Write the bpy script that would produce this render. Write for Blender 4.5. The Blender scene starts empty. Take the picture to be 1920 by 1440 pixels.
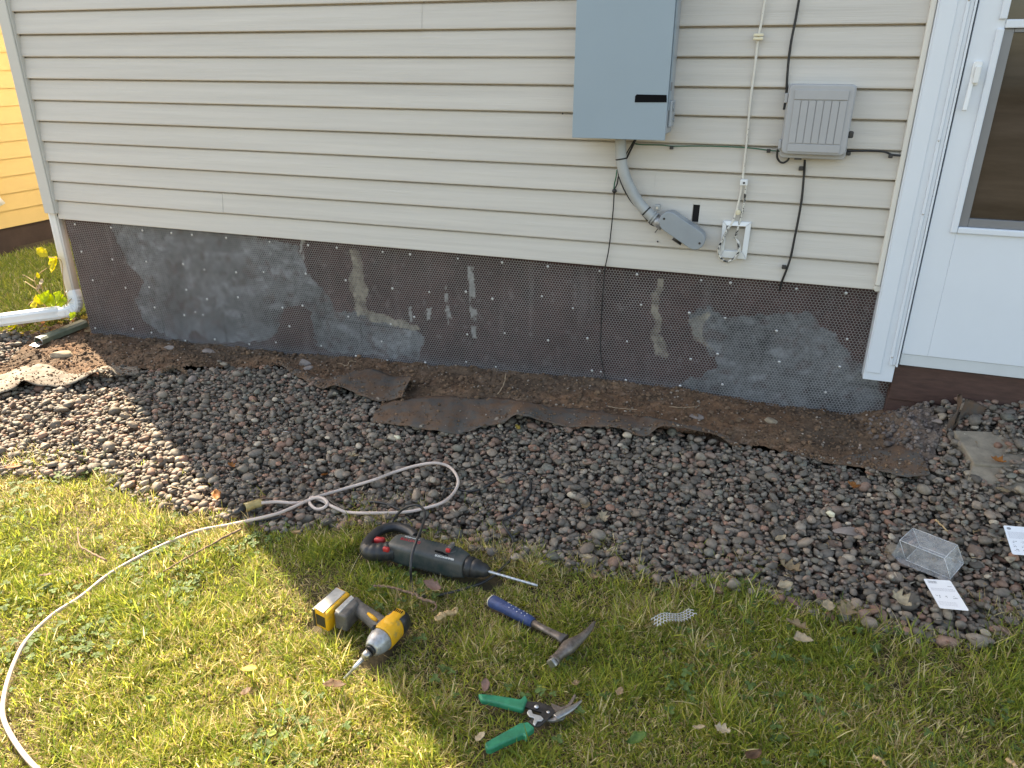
import bpy, bmesh, math, random
import numpy as np
from mathutils import Vector, Matrix
random.seed(7); RNG = np.random.default_rng(11)
SC = bpy.context.scene; COL = SC.collection

# ------------------------------------------------------------ camera, sky, sun, exposure
F_PX, PITCH, YAW, ROLL = 1409.39, 0.40218, -0.33839, 0.00339
CAM = np.array([0.0, -3.0695, 1.4052])
_cy, _sy = math.cos(YAW), math.sin(YAW)
FW = np.array([_sy * math.cos(PITCH), _cy * math.cos(PITCH), -math.sin(PITCH)])
_r0 = np.array([_cy, -_sy, 0.0]); _u0 = np.cross(_r0, FW)
RT = math.cos(ROLL) * _r0 + math.sin(ROLL) * _u0
UP = -math.sin(ROLL) * _r0 + math.cos(ROLL) * _u0
cam = bpy.data.objects.new('camera', bpy.data.cameras.new('camera')); COL.objects.link(cam)
cam.data.sensor_width = 36; cam.data.lens = F_PX / 1920 * 36
cam.data.clip_start = 0.02; cam.data.clip_end = 2000
cam.matrix_world = Matrix(((RT[0], UP[0], -FW[0], CAM[0]), (RT[1], UP[1], -FW[1], CAM[1]), (RT[2], UP[2], -FW[2], CAM[2]), (0, 0, 0, 1)))
SC.camera = cam
SUN_AZ = math.radians(-58.8); SUN_EL = math.radians(42)
w = bpy.data.worlds.new('World'); SC.world = w; w.use_nodes = True
sky = w.node_tree.nodes.new('ShaderNodeTexSky'); sky.sky_type = 'NISHITA'; sky.sun_disc = False
sky.sun_elevation = SUN_EL; sky.sun_rotation = SUN_AZ; sky.dust_density = 2.0
w.node_tree.links.new(sky.outputs[0], w.node_tree.nodes['Background'].inputs[0])
w.node_tree.nodes['Background'].inputs[1].default_value = 0.15
sun = bpy.data.objects.new('sun', bpy.data.lights.new('sun', 'SUN')); COL.objects.link(sun)
sun.data.energy = 5.0; sun.data.angle = math.radians(0.5); sun.data.color = (1.0, 0.95, 0.86)
_L = Vector((-math.sin(SUN_AZ) * math.cos(SUN_EL), -math.cos(SUN_AZ) * math.cos(SUN_EL), -math.sin(SUN_EL)))
sun.rotation_euler = _L.to_track_quat('-Z', 'Y').to_euler(); sun.location = (-8, 5, 8)
SC.view_settings.view_transform = 'Standard'; SC.view_settings.look = 'None'
SC.view_settings.exposure = 1.75; SC.view_settings.gamma = 1.0
SC.view_settings.use_white_balance = True; SC.view_settings.white_balance_temperature = 8200; SC.view_settings.white_balance_tint = 10

# ------------------------------------------------------------ noise, ground shape, layout helpers
_LAT = RNG.random((256, 256))
def vnoise(x, y):
    x = np.asarray(x, float); y = np.asarray(y, float)
    xi = np.floor(x).astype(int); yi = np.floor(y).astype(int); fx = x - xi; fy = y - yi
    fx = fx * fx * (3 - 2 * fx); fy = fy * fy * (3 - 2 * fy)
    a = _LAT[xi & 255, yi & 255]; b = _LAT[(xi + 1) & 255, yi & 255]
    c = _LAT[xi & 255, (yi + 1) & 255]; d = _LAT[(xi + 1) & 255, (yi + 1) & 255]
    return (a * (1 - fx) + b * fx) * (1 - fy) + (c * (1 - fx) + d * fx) * fy
def fbm(x, y, o=4, g=0.5):
    s = 0; a = 1; t = 0
    for i in range(o):
        s = s + a * vnoise(np.asarray(x) * 2 ** i + 17.3 * i, np.asarray(y) * 2 ** i + 9.1 * i); t += a; a *= g
    return s / t - 0.5
def sstep(a, b, x):
    t = np.clip((np.asarray(x, float) - a) / (b - a), 0, 1); return t * t * (3 - 2 * t)
_WX = [-3.8, -3.08, -2.475, -1.83, -1.34, -.65, -.25, .08, .40, .74, 3]
_WZ = [-.062, -.021, -.008, .032, .056, .084, .091, .080, .085, .215, .225]
def G(x, y):
    x = np.asarray(x, float); y = np.asarray(y, float)
    zw = np.interp(x, _WX, _WZ)
    lawn = np.clip(0.03 * (x + 0.5), -.1, .06)
    t = sstep(.12, 1.15, -y)
    z = zw * (1 - t) + lawn * t
    z = z + np.clip(-4.0 - x, 0, 3) * .025 * sstep(-.8, .3, y)
    return z + 0.012 * fbm(x * 2.1 + 5, y * 2.1, 2)
def ray(u, v):
    return FW + (u - 960) / F_PX * RT + (720 - v) / F_PX * UP
def onW(u, v, Y=0.0):
    d = ray(u, v); t = (Y - CAM[1]) / d[1]; return CAM + t * d
def onX(u, v, X):
    d = ray(u, v); t = (X - CAM[0]) / d[0]; return CAM + t * d
def onG(u, v, dz=0.0, fn=None):
    fn = fn or G
    d = ray(u, v); z = 0.0
    for i in range(25):
        t = (z - CAM[2]) / d[2]; p = CAM + t * d; z = 0.5 * z + 0.5 * (float(fn(p[0], p[1])) + dz)
    t = (z - CAM[2]) / d[2]; return CAM + t * d
def inpoly(x, y, poly):
    x = np.asarray(x, float); y = np.asarray(y, float); r = np.zeros(x.shape, bool); n = len(poly)
    for i in range(n):
        x0, y0 = poly[i][0], poly[i][1]; x1, y1 = poly[(i + 1) % n][0], poly[(i + 1) % n][1]
        if y0 == y1: continue
        c = ((y0 > y) != (y1 > y)) & (x < (x1 - x0) * (y - y0) / (y1 - y0) + x0)
        r ^= c
    return r
def smooth_path(pts, n=8):
    P = [np.asarray(p, float) for p in pts]; P = [2 * P[0] - P[1]] + P + [2 * P[-1] - P[-2]]; out = []
    for i in range(1, len(P) - 2):
        for k in range(n):
            t = k / n; a, b, c, d = P[i - 1], P[i], P[i + 1], P[i + 2]
            out.append(0.5 * ((2 * b) + (c - a) * t + (2 * a - 5 * b + 4 * c - d) * t * t + (3 * b - a - 3 * c + d) * t ** 3))
    out.append(P[-2]); return out

# ------------------------------------------------------------ materials
def mat(name, col, rough=0.6, metal=0.0, var=0.0, vscale=8.0, bump=0.0, bscale=60.0, stretch=None, col2=None, thr=None, spec=0.5, bdist=0.002):
    m = bpy.data.materials.new(name); m.use_nodes = True; nt = m.node_tree; b = nt.nodes['Principled BSDF']
    b.inputs['Base Color'].default_value = (*col, 1); b.inputs['Roughness'].default_value = rough
    b.inputs['Metallic'].default_value = metal; b.inputs['Specular IOR Level'].default_value = spec
    tc = nt.nodes.new('ShaderNodeTexCoord'); mp = nt.nodes.new('ShaderNodeMapping')
    nt.links.new(tc.outputs['Object'], mp.inputs['Vector'])
    if stretch: mp.inputs['Scale'].default_value = stretch
    if var > 0 or col2:
        n = nt.nodes.new('ShaderNodeTexNoise'); n.inputs['Scale'].default_value = vscale; n.inputs['Detail'].default_value = 6; n.inputs['Roughness'].default_value = .65
        nt.links.new((mp if thr is None else mp).outputs[0], n.inputs['Vector'])
        r = nt.nodes.new('ShaderNodeValToRGB')
        c2 = col2 or tuple(max(0, c * (1 - var)) for c in col); c1 = col if col2 else tuple(min(1, c * (1 + var)) for c in col)
        lo, hi = thr or (.3, .7)
        r.color_ramp.elements[0].position = lo; r.color_ramp.elements[0].color = (*c2, 1)
        r.color_ramp.elements[1].position = hi; r.color_ramp.elements[1].color = (*c1, 1)
        nt.links.new(n.outputs['Fac'], r.inputs[0]); nt.links.new(r.outputs[0], b.inputs['Base Color'])
    if bump > 0:
        n2 = nt.nodes.new('ShaderNodeTexNoise'); n2.inputs['Scale'].default_value = bscale; n2.inputs['Detail'].default_value = 5
        bp = nt.nodes.new('ShaderNodeBump'); bp.inputs['Strength'].default_value = bump; bp.inputs['Distance'].default_value = bdist
        nt.links.new(mp.outputs[0], n2.inputs['Vector']); nt.links.new(n2.outputs['Fac'], bp.inputs['Height']); nt.links.new(bp.outputs[0], b.inputs['Normal'])
    return m
def attr_mat(name, rough=0.7, transl=0.0, bump=0.0, bscale=200, var=0.0, spec=0.4, tint=(1, 1, 1)):
    m = bpy.data.materials.new(name); m.use_nodes = True; nt = m.node_tree; b = nt.nodes['Principled BSDF']; out = nt.nodes['Material Output']
    a = nt.nodes.new('ShaderNodeAttribute'); a.attribute_name = 'Col'; src = a.outputs['Color']
    tc = nt.nodes.new('ShaderNodeTexCoord')
    if var > 0:
        n = nt.nodes.new('ShaderNodeTexNoise'); n.inputs['Scale'].default_value = bscale * .6; n.inputs['Detail'].default_value = 4
        nt.links.new(tc.outputs['Object'], n.inputs['Vector'])
        mr = nt.nodes.new('ShaderNodeMapRange'); mr.inputs[1].default_value = .25; mr.inputs[2].default_value = .75; mr.inputs[3].default_value = 1 - var; mr.inputs[4].default_value = 1 + var
        mx = nt.nodes.new('ShaderNodeMix'); mx.data_type = 'RGBA'; mx.blend_type = 'MULTIPLY'; mx.inputs[0].default_value = 1
        nt.links.new(n.outputs['Fac'], mr.inputs[0]); nt.links.new(src, mx.inputs[6]); nt.links.new(mr.outputs[0], mx.inputs[7]); src = mx.outputs[2]
    nt.links.new(src, b.inputs['Base Color']); b.inputs['Roughness'].default_value = rough; b.inputs['Specular IOR Level'].default_value = spec
    if bump > 0:
        n2 = nt.nodes.new('ShaderNodeTexNoise'); n2.inputs['Scale'].default_value = bscale; n2.inputs['Detail'].default_value = 5
        bp = nt.nodes.new('ShaderNodeBump'); bp.inputs['Strength'].default_value = bump; bp.inputs['Distance'].default_value = .003
        nt.links.new(tc.outputs['Object'], n2.inputs['Vector']); nt.links.new(n2.outputs['Fac'], bp.inputs['Height']); nt.links.new(bp.outputs[0], b.inputs['Normal'])
    if transl > 0:
        t = nt.nodes.new('ShaderNodeBsdfTranslucent'); nt.links.new(src, t.inputs['Color'])
        mx = nt.nodes.new('ShaderNodeMixShader'); mx.inputs[0].default_value = transl
        nt.links.new(b.outputs[0], mx.inputs[1]); nt.links.new(t.outputs[0], mx.inputs[2]); nt.links.new(mx.outputs[0], out.inputs['Surface'])
    return m
def clear_mat(name, tint=(1, 1, 1), fac=.25, col=(.6, .6, .6), rough=.1):
    m = bpy.data.materials.new(name); m.use_nodes = True; nt = m.node_tree; b = nt.nodes['Principled BSDF']; out = nt.nodes['Material Output']
    b.inputs['Base Color'].default_value = (*col, 1); b.inputs['Roughness'].default_value = rough
    t = nt.nodes.new('ShaderNodeBsdfTransparent'); t.inputs[0].default_value = (*tint, 1)
    n = nt.nodes.new('ShaderNodeTexNoise'); n.inputs['Scale'].default_value = 25
    tc = nt.nodes.new('ShaderNodeTexCoord'); nt.links.new(tc.outputs['Object'], n.inputs['Vector'])
    mr = nt.nodes.new('ShaderNodeMapRange'); mr.inputs[1].default_value = .3; mr.inputs[2].default_value = .7; mr.inputs[3].default_value = fac * .7; mr.inputs[4].default_value = fac * 1.3
    nt.links.new(n.outputs['Fac'], mr.inputs[0])
    mx = nt.nodes.new('ShaderNodeMixShader'); nt.links.new(mr.outputs[0], mx.inputs[0])
    nt.links.new(t.outputs[0], mx.inputs[1]); nt.links.new(b.outputs[0], mx.inputs[2]); nt.links.new(mx.outputs[0], out.inputs['Surface'])
    return m
M = {}
M['siding'] = mat('vinyl_siding', (.59, .548, .488), .5, var=.08, vscale=1.1, bump=.9, bscale=6, stretch=(1.0, 1, 36), bdist=.0016)
M['trim_beige'] = mat('beige_trim', (.56, .545, .50), .45, var=.03, vscale=2)
M['jchan'] = mat('cream_channel', (.74, .71, .64), .4, var=.03, vscale=3)
M['white'] = mat('white_paint', (.72, .765, .81), .35, var=.025, vscale=3, bump=.05, bscale=40)
M['white2'] = mat('white_plastic', (.80, .81, .80), .35, var=.04, vscale=6)
M['sheath'] = mat('dark_sheathing', (.02, .018, .017), .9, var=.3)
M['roof'] = mat('roof_shingles', (.08, .075, .07), .9, var=.3, vscale=20)
M['sill'] = mat('brown_sill_paint', (.085, .042, .032), .6, var=.3, vscale=14, bump=.4, bscale=40, stretch=(1, 1, 5))
M['yellow_siding'] = mat('yellow_siding', (.76, .555, .235), .55, var=.05, vscale=2)
M['brown_base'] = mat('brown_base_paint', (.06, .04, .034), .8, var=.3, vscale=5)
M['boxgrey'] = mat('blue_grey_enamel', (.28, .36, .415), .33, var=.03, vscale=3)
M['boxgrey2'] = mat('grey_enamel', (.36, .39, .41), .4, var=.05, vscale=8)
M['pvc'] = mat('grey_conduit_plastic', (.37, .38, .37), .4, var=.14, vscale=9, bump=.1, bscale=40)
M['lb'] = mat('grey_fitting', (.29, .32, .34), .38, var=.08, vscale=10)
M['tele'] = mat('light_grey_plastic', (.40, .40, .40), .5, var=.05, vscale=10)
M['black'] = mat('black_rubber', (.018, .018, .018), .5, var=.3, vscale=30)
M['blacksat'] = mat('black_plastic', (.028, .027, .027), .42, var=.35, vscale=25, bump=.1, bscale=80)
M['sticker'] = mat('black_sticker', (.006, .006, .007), .8, var=.2, spec=.1)
M['green_wire'] = mat('green_wire', (.03, .13, .07), .5, var=.2, vscale=20)
M['chipped'] = mat('paint_chipped_cable', (.66, .63, .56), .55, col2=(.02, .02, .02), vscale=75, thr=(.47, .49))
M['speckled'] = mat('paint_specked_cable', (.72, .68, .60), .55, col2=(.10, .09, .08), vscale=110, thr=(.33, .37))
M['zinc'] = mat('zinc_steel', (.62, .62, .62), .35, metal=.75, var=.2, vscale=30)
M['lath'] = mat('galvanised_wire', (.33, .325, .32), .45, metal=.25, var=.25, vscale=3)
M['offcut'] = mat('bright_wire', (.52, .52, .50), .45, var=.2)
M['steel'] = mat('worn_steel', (.40, .38, .36), .38, metal=.85, var=.35, vscale=40, bump=.15, bscale=120)
M['rust'] = mat('rusty_steel', (.20, .165, .14), .5, metal=.6, var=.5, vscale=45, bump=.3, bscale=150)
M['darksteel'] = mat('dark_steel', (.06, .055, .052), .45, metal=.6, var=.4, vscale=50)
M['hammergreen'] = mat('dark_tool_shell', (.022, .040, .040), .5, col2=(.085, .082, .075), vscale=16, thr=(.42, .66), bump=.25, bscale=90)
M['red'] = mat('red_plastic', (.5, .03, .03), .4, var=.2, vscale=40)
M['redtext'] = mat('red_lettering', (.42, .03, .04), .5, var=.1)
M['whitetext'] = mat('white_lettering', (.75, .75, .72), .5, var=.1)
M['yellow'] = mat('yellow_tool_plastic', (.80, .40, .015), .5, col2=(.42, .27, .07), vscale=38, thr=(.33, .5), bump=.1, bscale=90)
M['greyplast'] = mat('scuffed_grey_plastic', (.42, .40, .36), .5, var=.3, vscale=40, bump=.2, bscale=80)
M['toolgrey'] = mat('dark_grey_grip', (.16, .145, .125), .6, col2=(.07, .065, .06), vscale=40, thr=(.35, .65), bump=.2, bscale=120)
M['alu'] = mat('cast_aluminium', (.46, .47, .48), .45, metal=.5, col2=(.24, .22, .20), vscale=34, thr=(.36, .56), bump=.2, bscale=90)
M['blue'] = mat('blue_rubber_grip', (.035, .06, .16), .5, var=.3, vscale=50, bump=.2, bscale=100)
M['cream'] = mat('cream_ring', (.78, .70, .50), .5, var=.1)
M['dots'] = mat('pale_grip_dots', (.6, .6, .6), .5, var=.1)
M['green'] = mat('green_grip', (.012, .20, .10), .45, var=.35, vscale=40, bump=.08, bscale=60)
M['cord'] = mat('white_cord', (.62, .50, .43), .5, var=.08, vscale=25)
M['amber'] = clear_mat('amber_connector', (.9, .8, .5), .75, (.55, .42, .18), .25)
M['clear'] = clear_mat('clear_plastic', (.94, .95, .95), .30, (.62, .62, .62), .15)
M['card'] = mat('white_card', (.84, .86, .88), .5, var=.02)
M['ink'] = mat('grey_print', (.25, .26, .28), .6, var=.2)
M['fabric'] = mat('landscape_fabric', (.105, .094, .082), .95, col2=(.15, .092, .06), vscale=13, thr=(.40, .60), bump=.9, bscale=110, spec=.15)
M['fabric_pale'] = mat('pale_fabric', (.21, .19, .155), .85, col2=(.095, .068, .05), vscale=18, thr=(.38, .6), bump=.9, bscale=60)  # paler base with brown mottling, used only for the far left strip
M['concrete'] = mat('paver_concrete', (.25, .205, .15), .9, var=.35, vscale=18, bump=.7, bscale=140)
M['stone'] = mat('pale_stone', (.26, .21, .18), .8, var=.3, vscale=25, bump=.5, bscale=70)
M['sunstone'] = mat('sandstone', (.32, .25, .17), .85, var=.35, vscale=25, bump=.6, bscale=70)
M['bark'] = mat('twig_bark', (.22, .14, .09), .85, var=.4, vscale=60, bump=.5, bscale=120)
M['palebark'] = mat('pale_bark', (.50, .34, .17), .8, var=.3, vscale=60, bump=.5, bscale=120)
M['root'] = mat('pale_root', (.42, .30, .19), .8, var=.3, vscale=60)
M['oldmetal'] = mat('weathered_green_metal', (.11, .125, .085), .5, var=.35, vscale=20, bump=.2, bscale=60)
M['glass'] = mat('door_glass', (.040, .031, .025), .05, var=.75, vscale=2.2, stretch=(.6, 1, 4), spec=.6)  # horizontal noise bands in the base colour stand in for reflections in the panes
M['grey_alu'] = mat('grey_aluminium', (.22, .225, .235), .4, metal=.3, var=.06)
M['strip'] = mat('door_sweep', (.62, .65, .66), .4, var=.04)
M['gap'] = mat('dark_gap', (.03, .03, .035), .8, var=.2)

# ------------------------------------------------------------ mesh builder and scene records
MW = {}
class MB:
    def __init__(s): s.v = []; s.f = []; s.sm = []
    def add(s, vs, fs, smooth=False):
        o = len(s.v); s.v += [tuple(map(float, p)) for p in vs]; s.f += [tuple(i + o for i in f) for f in fs]; s.sm += [smooth] * len(fs); return s
    def box(s, a, b):
        (x0, y0, z0), (x1, y1, z1) = a, b
        return s.add([(x0, y0, z0), (x1, y0, z0), (x1, y1, z0), (x0, y1, z0), (x0, y0, z1), (x1, y0, z1), (x1, y1, z1), (x0, y1, z1)],
                     [(0, 3, 2, 1), (4, 5, 6, 7), (0, 1, 5, 4), (1, 2, 6, 5), (2, 3, 7, 6), (3, 0, 4, 7)])
    def prism(s, poly, lo, hi, axis='y'):
        # poly: 2-D outline; extruded from lo to hi along the axis
        n = len(poly)
        def p3(p, h): return (p[0], h, p[1]) if axis == 'y' else ((p[0], p[1], h) if axis == 'z' else (h, p[0], p[1]))
        vs = [p3(p, lo) for p in poly] + [p3(p, hi) for p in poly]
        fs = [tuple(range(n))[::-1], tuple(range(n, 2 * n))] + [(i, (i + 1) % n, n + (i + 1) % n, n + i) for i in range(n)]
        return s.add(vs, fs)
    def quadprism(s, pts, down):
        n = len(pts); vs = list(map(tuple, pts)) + [(p[0], p[1], p[2] - down) for p in pts]
        return s.add(vs, [tuple(range(n)), tuple(range(2 * n - 1, n - 1, -1))] + [(i, n + i, n + (i + 1) % n, (i + 1) % n) for i in range(n)])
    def tube(s, path, r, n=10, caps=True, flat=1.0):
        P = [np.asarray(p, float) for p in path]; k = len(P); R = r if hasattr(r, '__len__') else [r] * k
        vs = []; prev = None
        for i in range(k):
            t = P[min(i + 1, k - 1)] - P[max(i - 1, 0)]; t = t / (np.linalg.norm(t) + 1e-12)
            if prev is None:
                a = np.array([0, 0, 1.0]) if abs(t[2]) < .9 else np.array([1.0, 0, 0]); u = np.cross(a, t)
            else: u = prev - t * (prev @ t)
            u /= np.linalg.norm(u) + 1e-12; v = np.cross(t, u); prev = u
            for j in range(n):
                a = 2 * math.pi * j / n; vs.append(P[i] + R[i] * (math.cos(a) * u + flat * math.sin(a) * v))
        fs = [(i * n + j, i * n + (j + 1) % n, (i + 1) * n + (j + 1) % n, (i + 1) * n + j) for i in range(k - 1) for j in range(n)]
        s.add(vs, fs, True)
        if caps:
            o = len(s.v) - len(vs); s.f += [tuple(o + j for j in range(n))[::-1], tuple(o + (k - 1) * n + j for j in range(n))]; s.sm += [False, False]
        return s
    def loft(s, secs, n=24, p=3.0):
        # secs: (x, cy, cz, ry, rz) rounded sections along local x
        vs = []
        for (x, cy, cz, ry, rz) in secs:
            for j in range(n):
                a = 2 * math.pi * j / n; c, q = math.cos(a), math.sin(a)
                vs.append((x, cy + ry * math.copysign(abs(c) ** (2 / p), c), cz + rz * math.copysign(abs(q) ** (2 / p), q)))
        k = len(secs)
        s.add(vs, [(i * n + j, i * n + (j + 1) % n, (i + 1) * n + (j + 1) % n, (i + 1) * n + j) for i in range(k - 1) for j in range(n)], True)
        o = len(s.v) - len(vs); s.f += [tuple(o + j for j in range(n))[::-1], tuple(o + (k - 1) * n + j for j in range(n))]; s.sm += [False, False]
        return s
    def sphere(s, c, r, n=10, m=7, sq=(1, 1, 1)):
        vs = []; fs = []
        for i in range(m + 1):
            for j in range(n):
                th = math.pi * i / m; ph = 2 * math.pi * j / n
                vs.append((c[0] + r * sq[0] * math.sin(th) * math.cos(ph), c[1] + r * sq[1] * math.sin(th) * math.sin(ph), c[2] + r * sq[2] * math.cos(th)))
        for i in range(m):
            for j in range(n): fs.append((i * n + j, (i + 1) * n + j, (i + 1) * n + (j + 1) % n, i * n + (j + 1) % n))
        return s.add(vs, fs, True)
    def sheet(s, rows, thick=.0015):
        # rows: grid of points, given a thickness downwards
        a = len(rows); b = len(rows[0]); top = [p for r in rows for p in r]; bot = [(p[0], p[1], p[2] - thick) for p in top]; N = a * b
        fs = []
        for i in range(a - 1):
            for j in range(b - 1):
                q = (i * b + j, i * b + j + 1, (i + 1) * b + j + 1, (i + 1) * b + j); fs += [q, tuple(N + k for k in q[::-1])]
        rim = [j for j in range(b)] + [i * b + b - 1 for i in range(1, a)] + [(a - 1) * b + j for j in range(b - 2, -1, -1)] + [i * b for i in range(a - 2, 0, -1)]
        for k in range(len(rim)):
            p, q = rim[k], rim[(k + 1) % len(rim)]; fs.append((p, N + p, N + q, q))
        return s.add(list(map(tuple, top)) + bot, fs, True)
    def xf(s, m, start=0):
        s.v = s.v[:start] + [tuple(m @ Vector(p)) for p in s.v[start:]]; return s
    def build(s, name, material, parent=None, local=False, bevel=0, seg=2, fix=True):
        me = bpy.data.meshes.new(name); inv = None
        vs = s.v
        if parent is not None and not local: inv = MW[parent.name].inverted(); vs = [tuple(inv @ Vector(p)) for p in vs]
        me.from_pydata(vs, [], s.f); me.polygons.foreach_set('use_smooth', s.sm); me.materials.append(material)
        if fix:
            bm = bmesh.new(); bm.from_mesh(me); bmesh.ops.recalc_face_normals(bm, faces=bm.faces); bm.to_mesh(me); bm.free()
        me.update(); o = bpy.data.objects.new(name, me); COL.objects.link(o)
        if parent is not None: o.parent = parent; MW[o.name] = MW[parent.name]
        else: MW[o.name] = Matrix.Identity(4)
        if bevel:
            md = o.modifiers.new('bevel', 'BEVEL'); md.width = bevel; md.segments = seg; md.limit_method = 'ANGLE'; md.angle_limit = math.radians(40)
        return o
def tag(o, label, cat, group=None, kind=None):
    if label: o['label'] = label
    if cat: o['category'] = cat
    if group: o['group'] = group
    if kind: o['kind'] = kind
    return o
def thing(name, label, cat, m, group=None):
    if not isinstance(m, Matrix): m = Matrix.Translation(Vector(tuple(map(float, m))))
    o = bpy.data.objects.new(name, None); COL.objects.link(o); o.matrix_world = m; o.empty_display_size = .05; MW[o.name] = m
    return tag(o, label, cat, group)
def frame(a, b):
    a = Vector(tuple(a)); b = Vector(tuple(b)); x = (b - a).normalized(); y = Vector((0, 0, 1)).cross(x).normalized(); z = x.cross(y)
    return Matrix(((x.x, y.x, z.x, a.x), (x.y, y.y, z.y, a.y), (x.z, y.z, z.z, a.z), (0, 0, 0, 1)))
def np_mesh(name, V, Fc, material, col=None, smooth=True, parent=None):
    V = np.ascontiguousarray(V, np.float32).reshape(-1, 3); Fc = np.ascontiguousarray(Fc, np.int32); k = Fc.shape[1]
    me = bpy.data.meshes.new(name); me.vertices.add(len(V)); me.vertices.foreach_set('co', V.ravel())
    me.loops.add(Fc.size); me.loops.foreach_set('vertex_index', Fc.ravel())
    me.polygons.add(len(Fc)); me.polygons.foreach_set('loop_start', np.arange(0, Fc.size, k, dtype=np.int32))
    me.polygons.foreach_set('use_smooth', np.full(len(Fc), smooth))
    me.update(calc_edges=True)
    if col is not None:
        a = me.color_attributes.new('Col', 'FLOAT_COLOR', 'POINT'); c = np.ones((len(V), 4), np.float32); c[:, :3] = col; a.data.foreach_set('color', c.ravel())
    me.materials.append(material); o = bpy.data.objects.new(name, me); COL.objects.link(o); MW[o.name] = Matrix.Identity(4)
    if parent is not None: o.parent = parent
    return o
def grid_mesh(name, xs, ys, zfun, material, colfun=None, keep=None):
    X, Y = np.meshgrid(xs, ys); Z = zfun(X, Y); V = np.stack([X, Y, Z], -1).reshape(-1, 3); nx = len(xs)
    I = np.arange(len(ys) - 1)[:, None] * nx + np.arange(nx - 1)[None, :]; Fc = np.stack([I, I + 1, I + nx + 1, I + nx], -1).reshape(-1, 4)
    if keep is not None: Fc = Fc[keep((X[:-1, :-1] + X[1:, 1:]) / 2, (Y[:-1, :-1] + Y[1:, 1:]) / 2).ravel()]
    return np_mesh(name, V, Fc, material, None if colfun is None else colfun(X, Y).reshape(-1, 3))
def rrect(x0, z0, x1, z1, r, n=5):
    o = []
    for cx, cz, a0 in ((x1 - r, z1 - r, 0), (x0 + r, z1 - r, 90), (x0 + r, z0 + r, 180), (x1 - r, z0 + r, 270)):
        for k in range(n + 1):
            a = math.radians(a0 + 90 * k / n); o.append((cx + r * math.cos(a), cz + r * math.sin(a)))
    return o
def lettering(text, size, m, material, parent, depth=.0006, name='lettering'):
    cu = bpy.data.curves.new(name, 'FONT'); cu.body = text; cu.size = size; cu.extrude = depth; cu.align_x = 'CENTER'; cu.align_y = 'CENTER'
    t = bpy.data.objects.new(name, cu); COL.objects.link(t); dg = bpy.context.evaluated_depsgraph_get()
    me = bpy.data.meshes.new_from_object(t.evaluated_get(dg)); bpy.data.objects.remove(t); bpy.data.curves.remove(cu)
    me.transform(m); me.materials.clear(); me.materials.append(material); me.name = name
    o = bpy.data.objects.new(name, me); COL.objects.link(o); o.parent = parent; return o

# ------------------------------------------------------------ ground: zones
def gp(lst, dz=0): return [onG(u, v, dz) for u, v in lst]
lawn_edge = gp([(-500, 800), (-200, 850), (0, 880), (100, 890), (190, 884), (240, 905), (300, 930), (420, 962), (500, 985), (560, 990), (640, 975), (700, 968), (790, 985), (850, 1000), (960, 1040), (1080, 1052), (1200, 1075), (1300, 1085), (1400, 1105), (1500, 1140), (1600, 1152), (1700, 1180), (1800, 1198), (1860, 1190), (1920, 1185), (2100, 1180), (2600, 1180)])
soil_edge = gp([(-60, 745), (0, 735), (130, 712), (220, 690), (300, 698), (380, 692), (530, 690), (600, 720), (720, 745), (708, 785), (860, 805), (960, 775), (1100, 788), (1250, 808), (1380, 838), (1480, 850), (1560, 868), (1700, 885), (1745, 885), (1755, 840), (1775, 800), (1720, 760), (1690, 735)])
LX = np.array([p[0] for p in lawn_edge]); LY = np.array([p[1] for p in lawn_edge])
def lawn_mask(x, y):
    yl = np.interp(x, LX, LY) + .05 * fbm(np.asarray(x) * 6, np.asarray(y) * 6, 3)
    front = y < yl
    side = (np.asarray(x) < -4.05 + .12 * fbm(np.asarray(y) * 3, np.asarray(x) * 3, 2)) & (np.asarray(y) > -.12 - .25 * (np.asarray(x) + 4.05) * 0) & (np.asarray(x) > -5.75)
    return front | side
soil_poly = [(-4.05, .1), (-3.95, -.15), onG(0, 690)[:2], onG(-40, 740)[:2]] + [tuple(p[:2]) for p in soil_edge[1:]] + [(.55, .1)]
def soil_mask(x, y): return inpoly(x, y, soil_poly)

def earth_col(X, Y):
    c = np.zeros(X.shape + (3,)); c[:] = (.085, .066, .035)
    n = fbm(X * 9, Y * 9, 4)[..., None]; return np.clip(c * (1 + 1.3 * n), 0, 1)
M['earth'] = attr_mat('earth_thatch', .95, bump=.8, bscale=120, var=.35)
xs = np.concatenate([[-60, -30, -15, -9], np.arange(-7, 2.6, .05), [4, 9, 20, 60]]); ys = np.concatenate([[-60, -30, -14, -7], np.arange(-4.5, 3.2, .05), [6, 15, 60]])
def Zearth(X, Y): return G(np.clip(X, -7, 3), Y) - .012 - .05 * (~lawn_mask(X, Y) & (np.abs(Y + 1) < 2.4))
tag(grid_mesh('ground', xs, ys, Zearth, M['earth'], earth_col), 'lawn earth and thatch under the grass', None, kind='structure')
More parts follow.
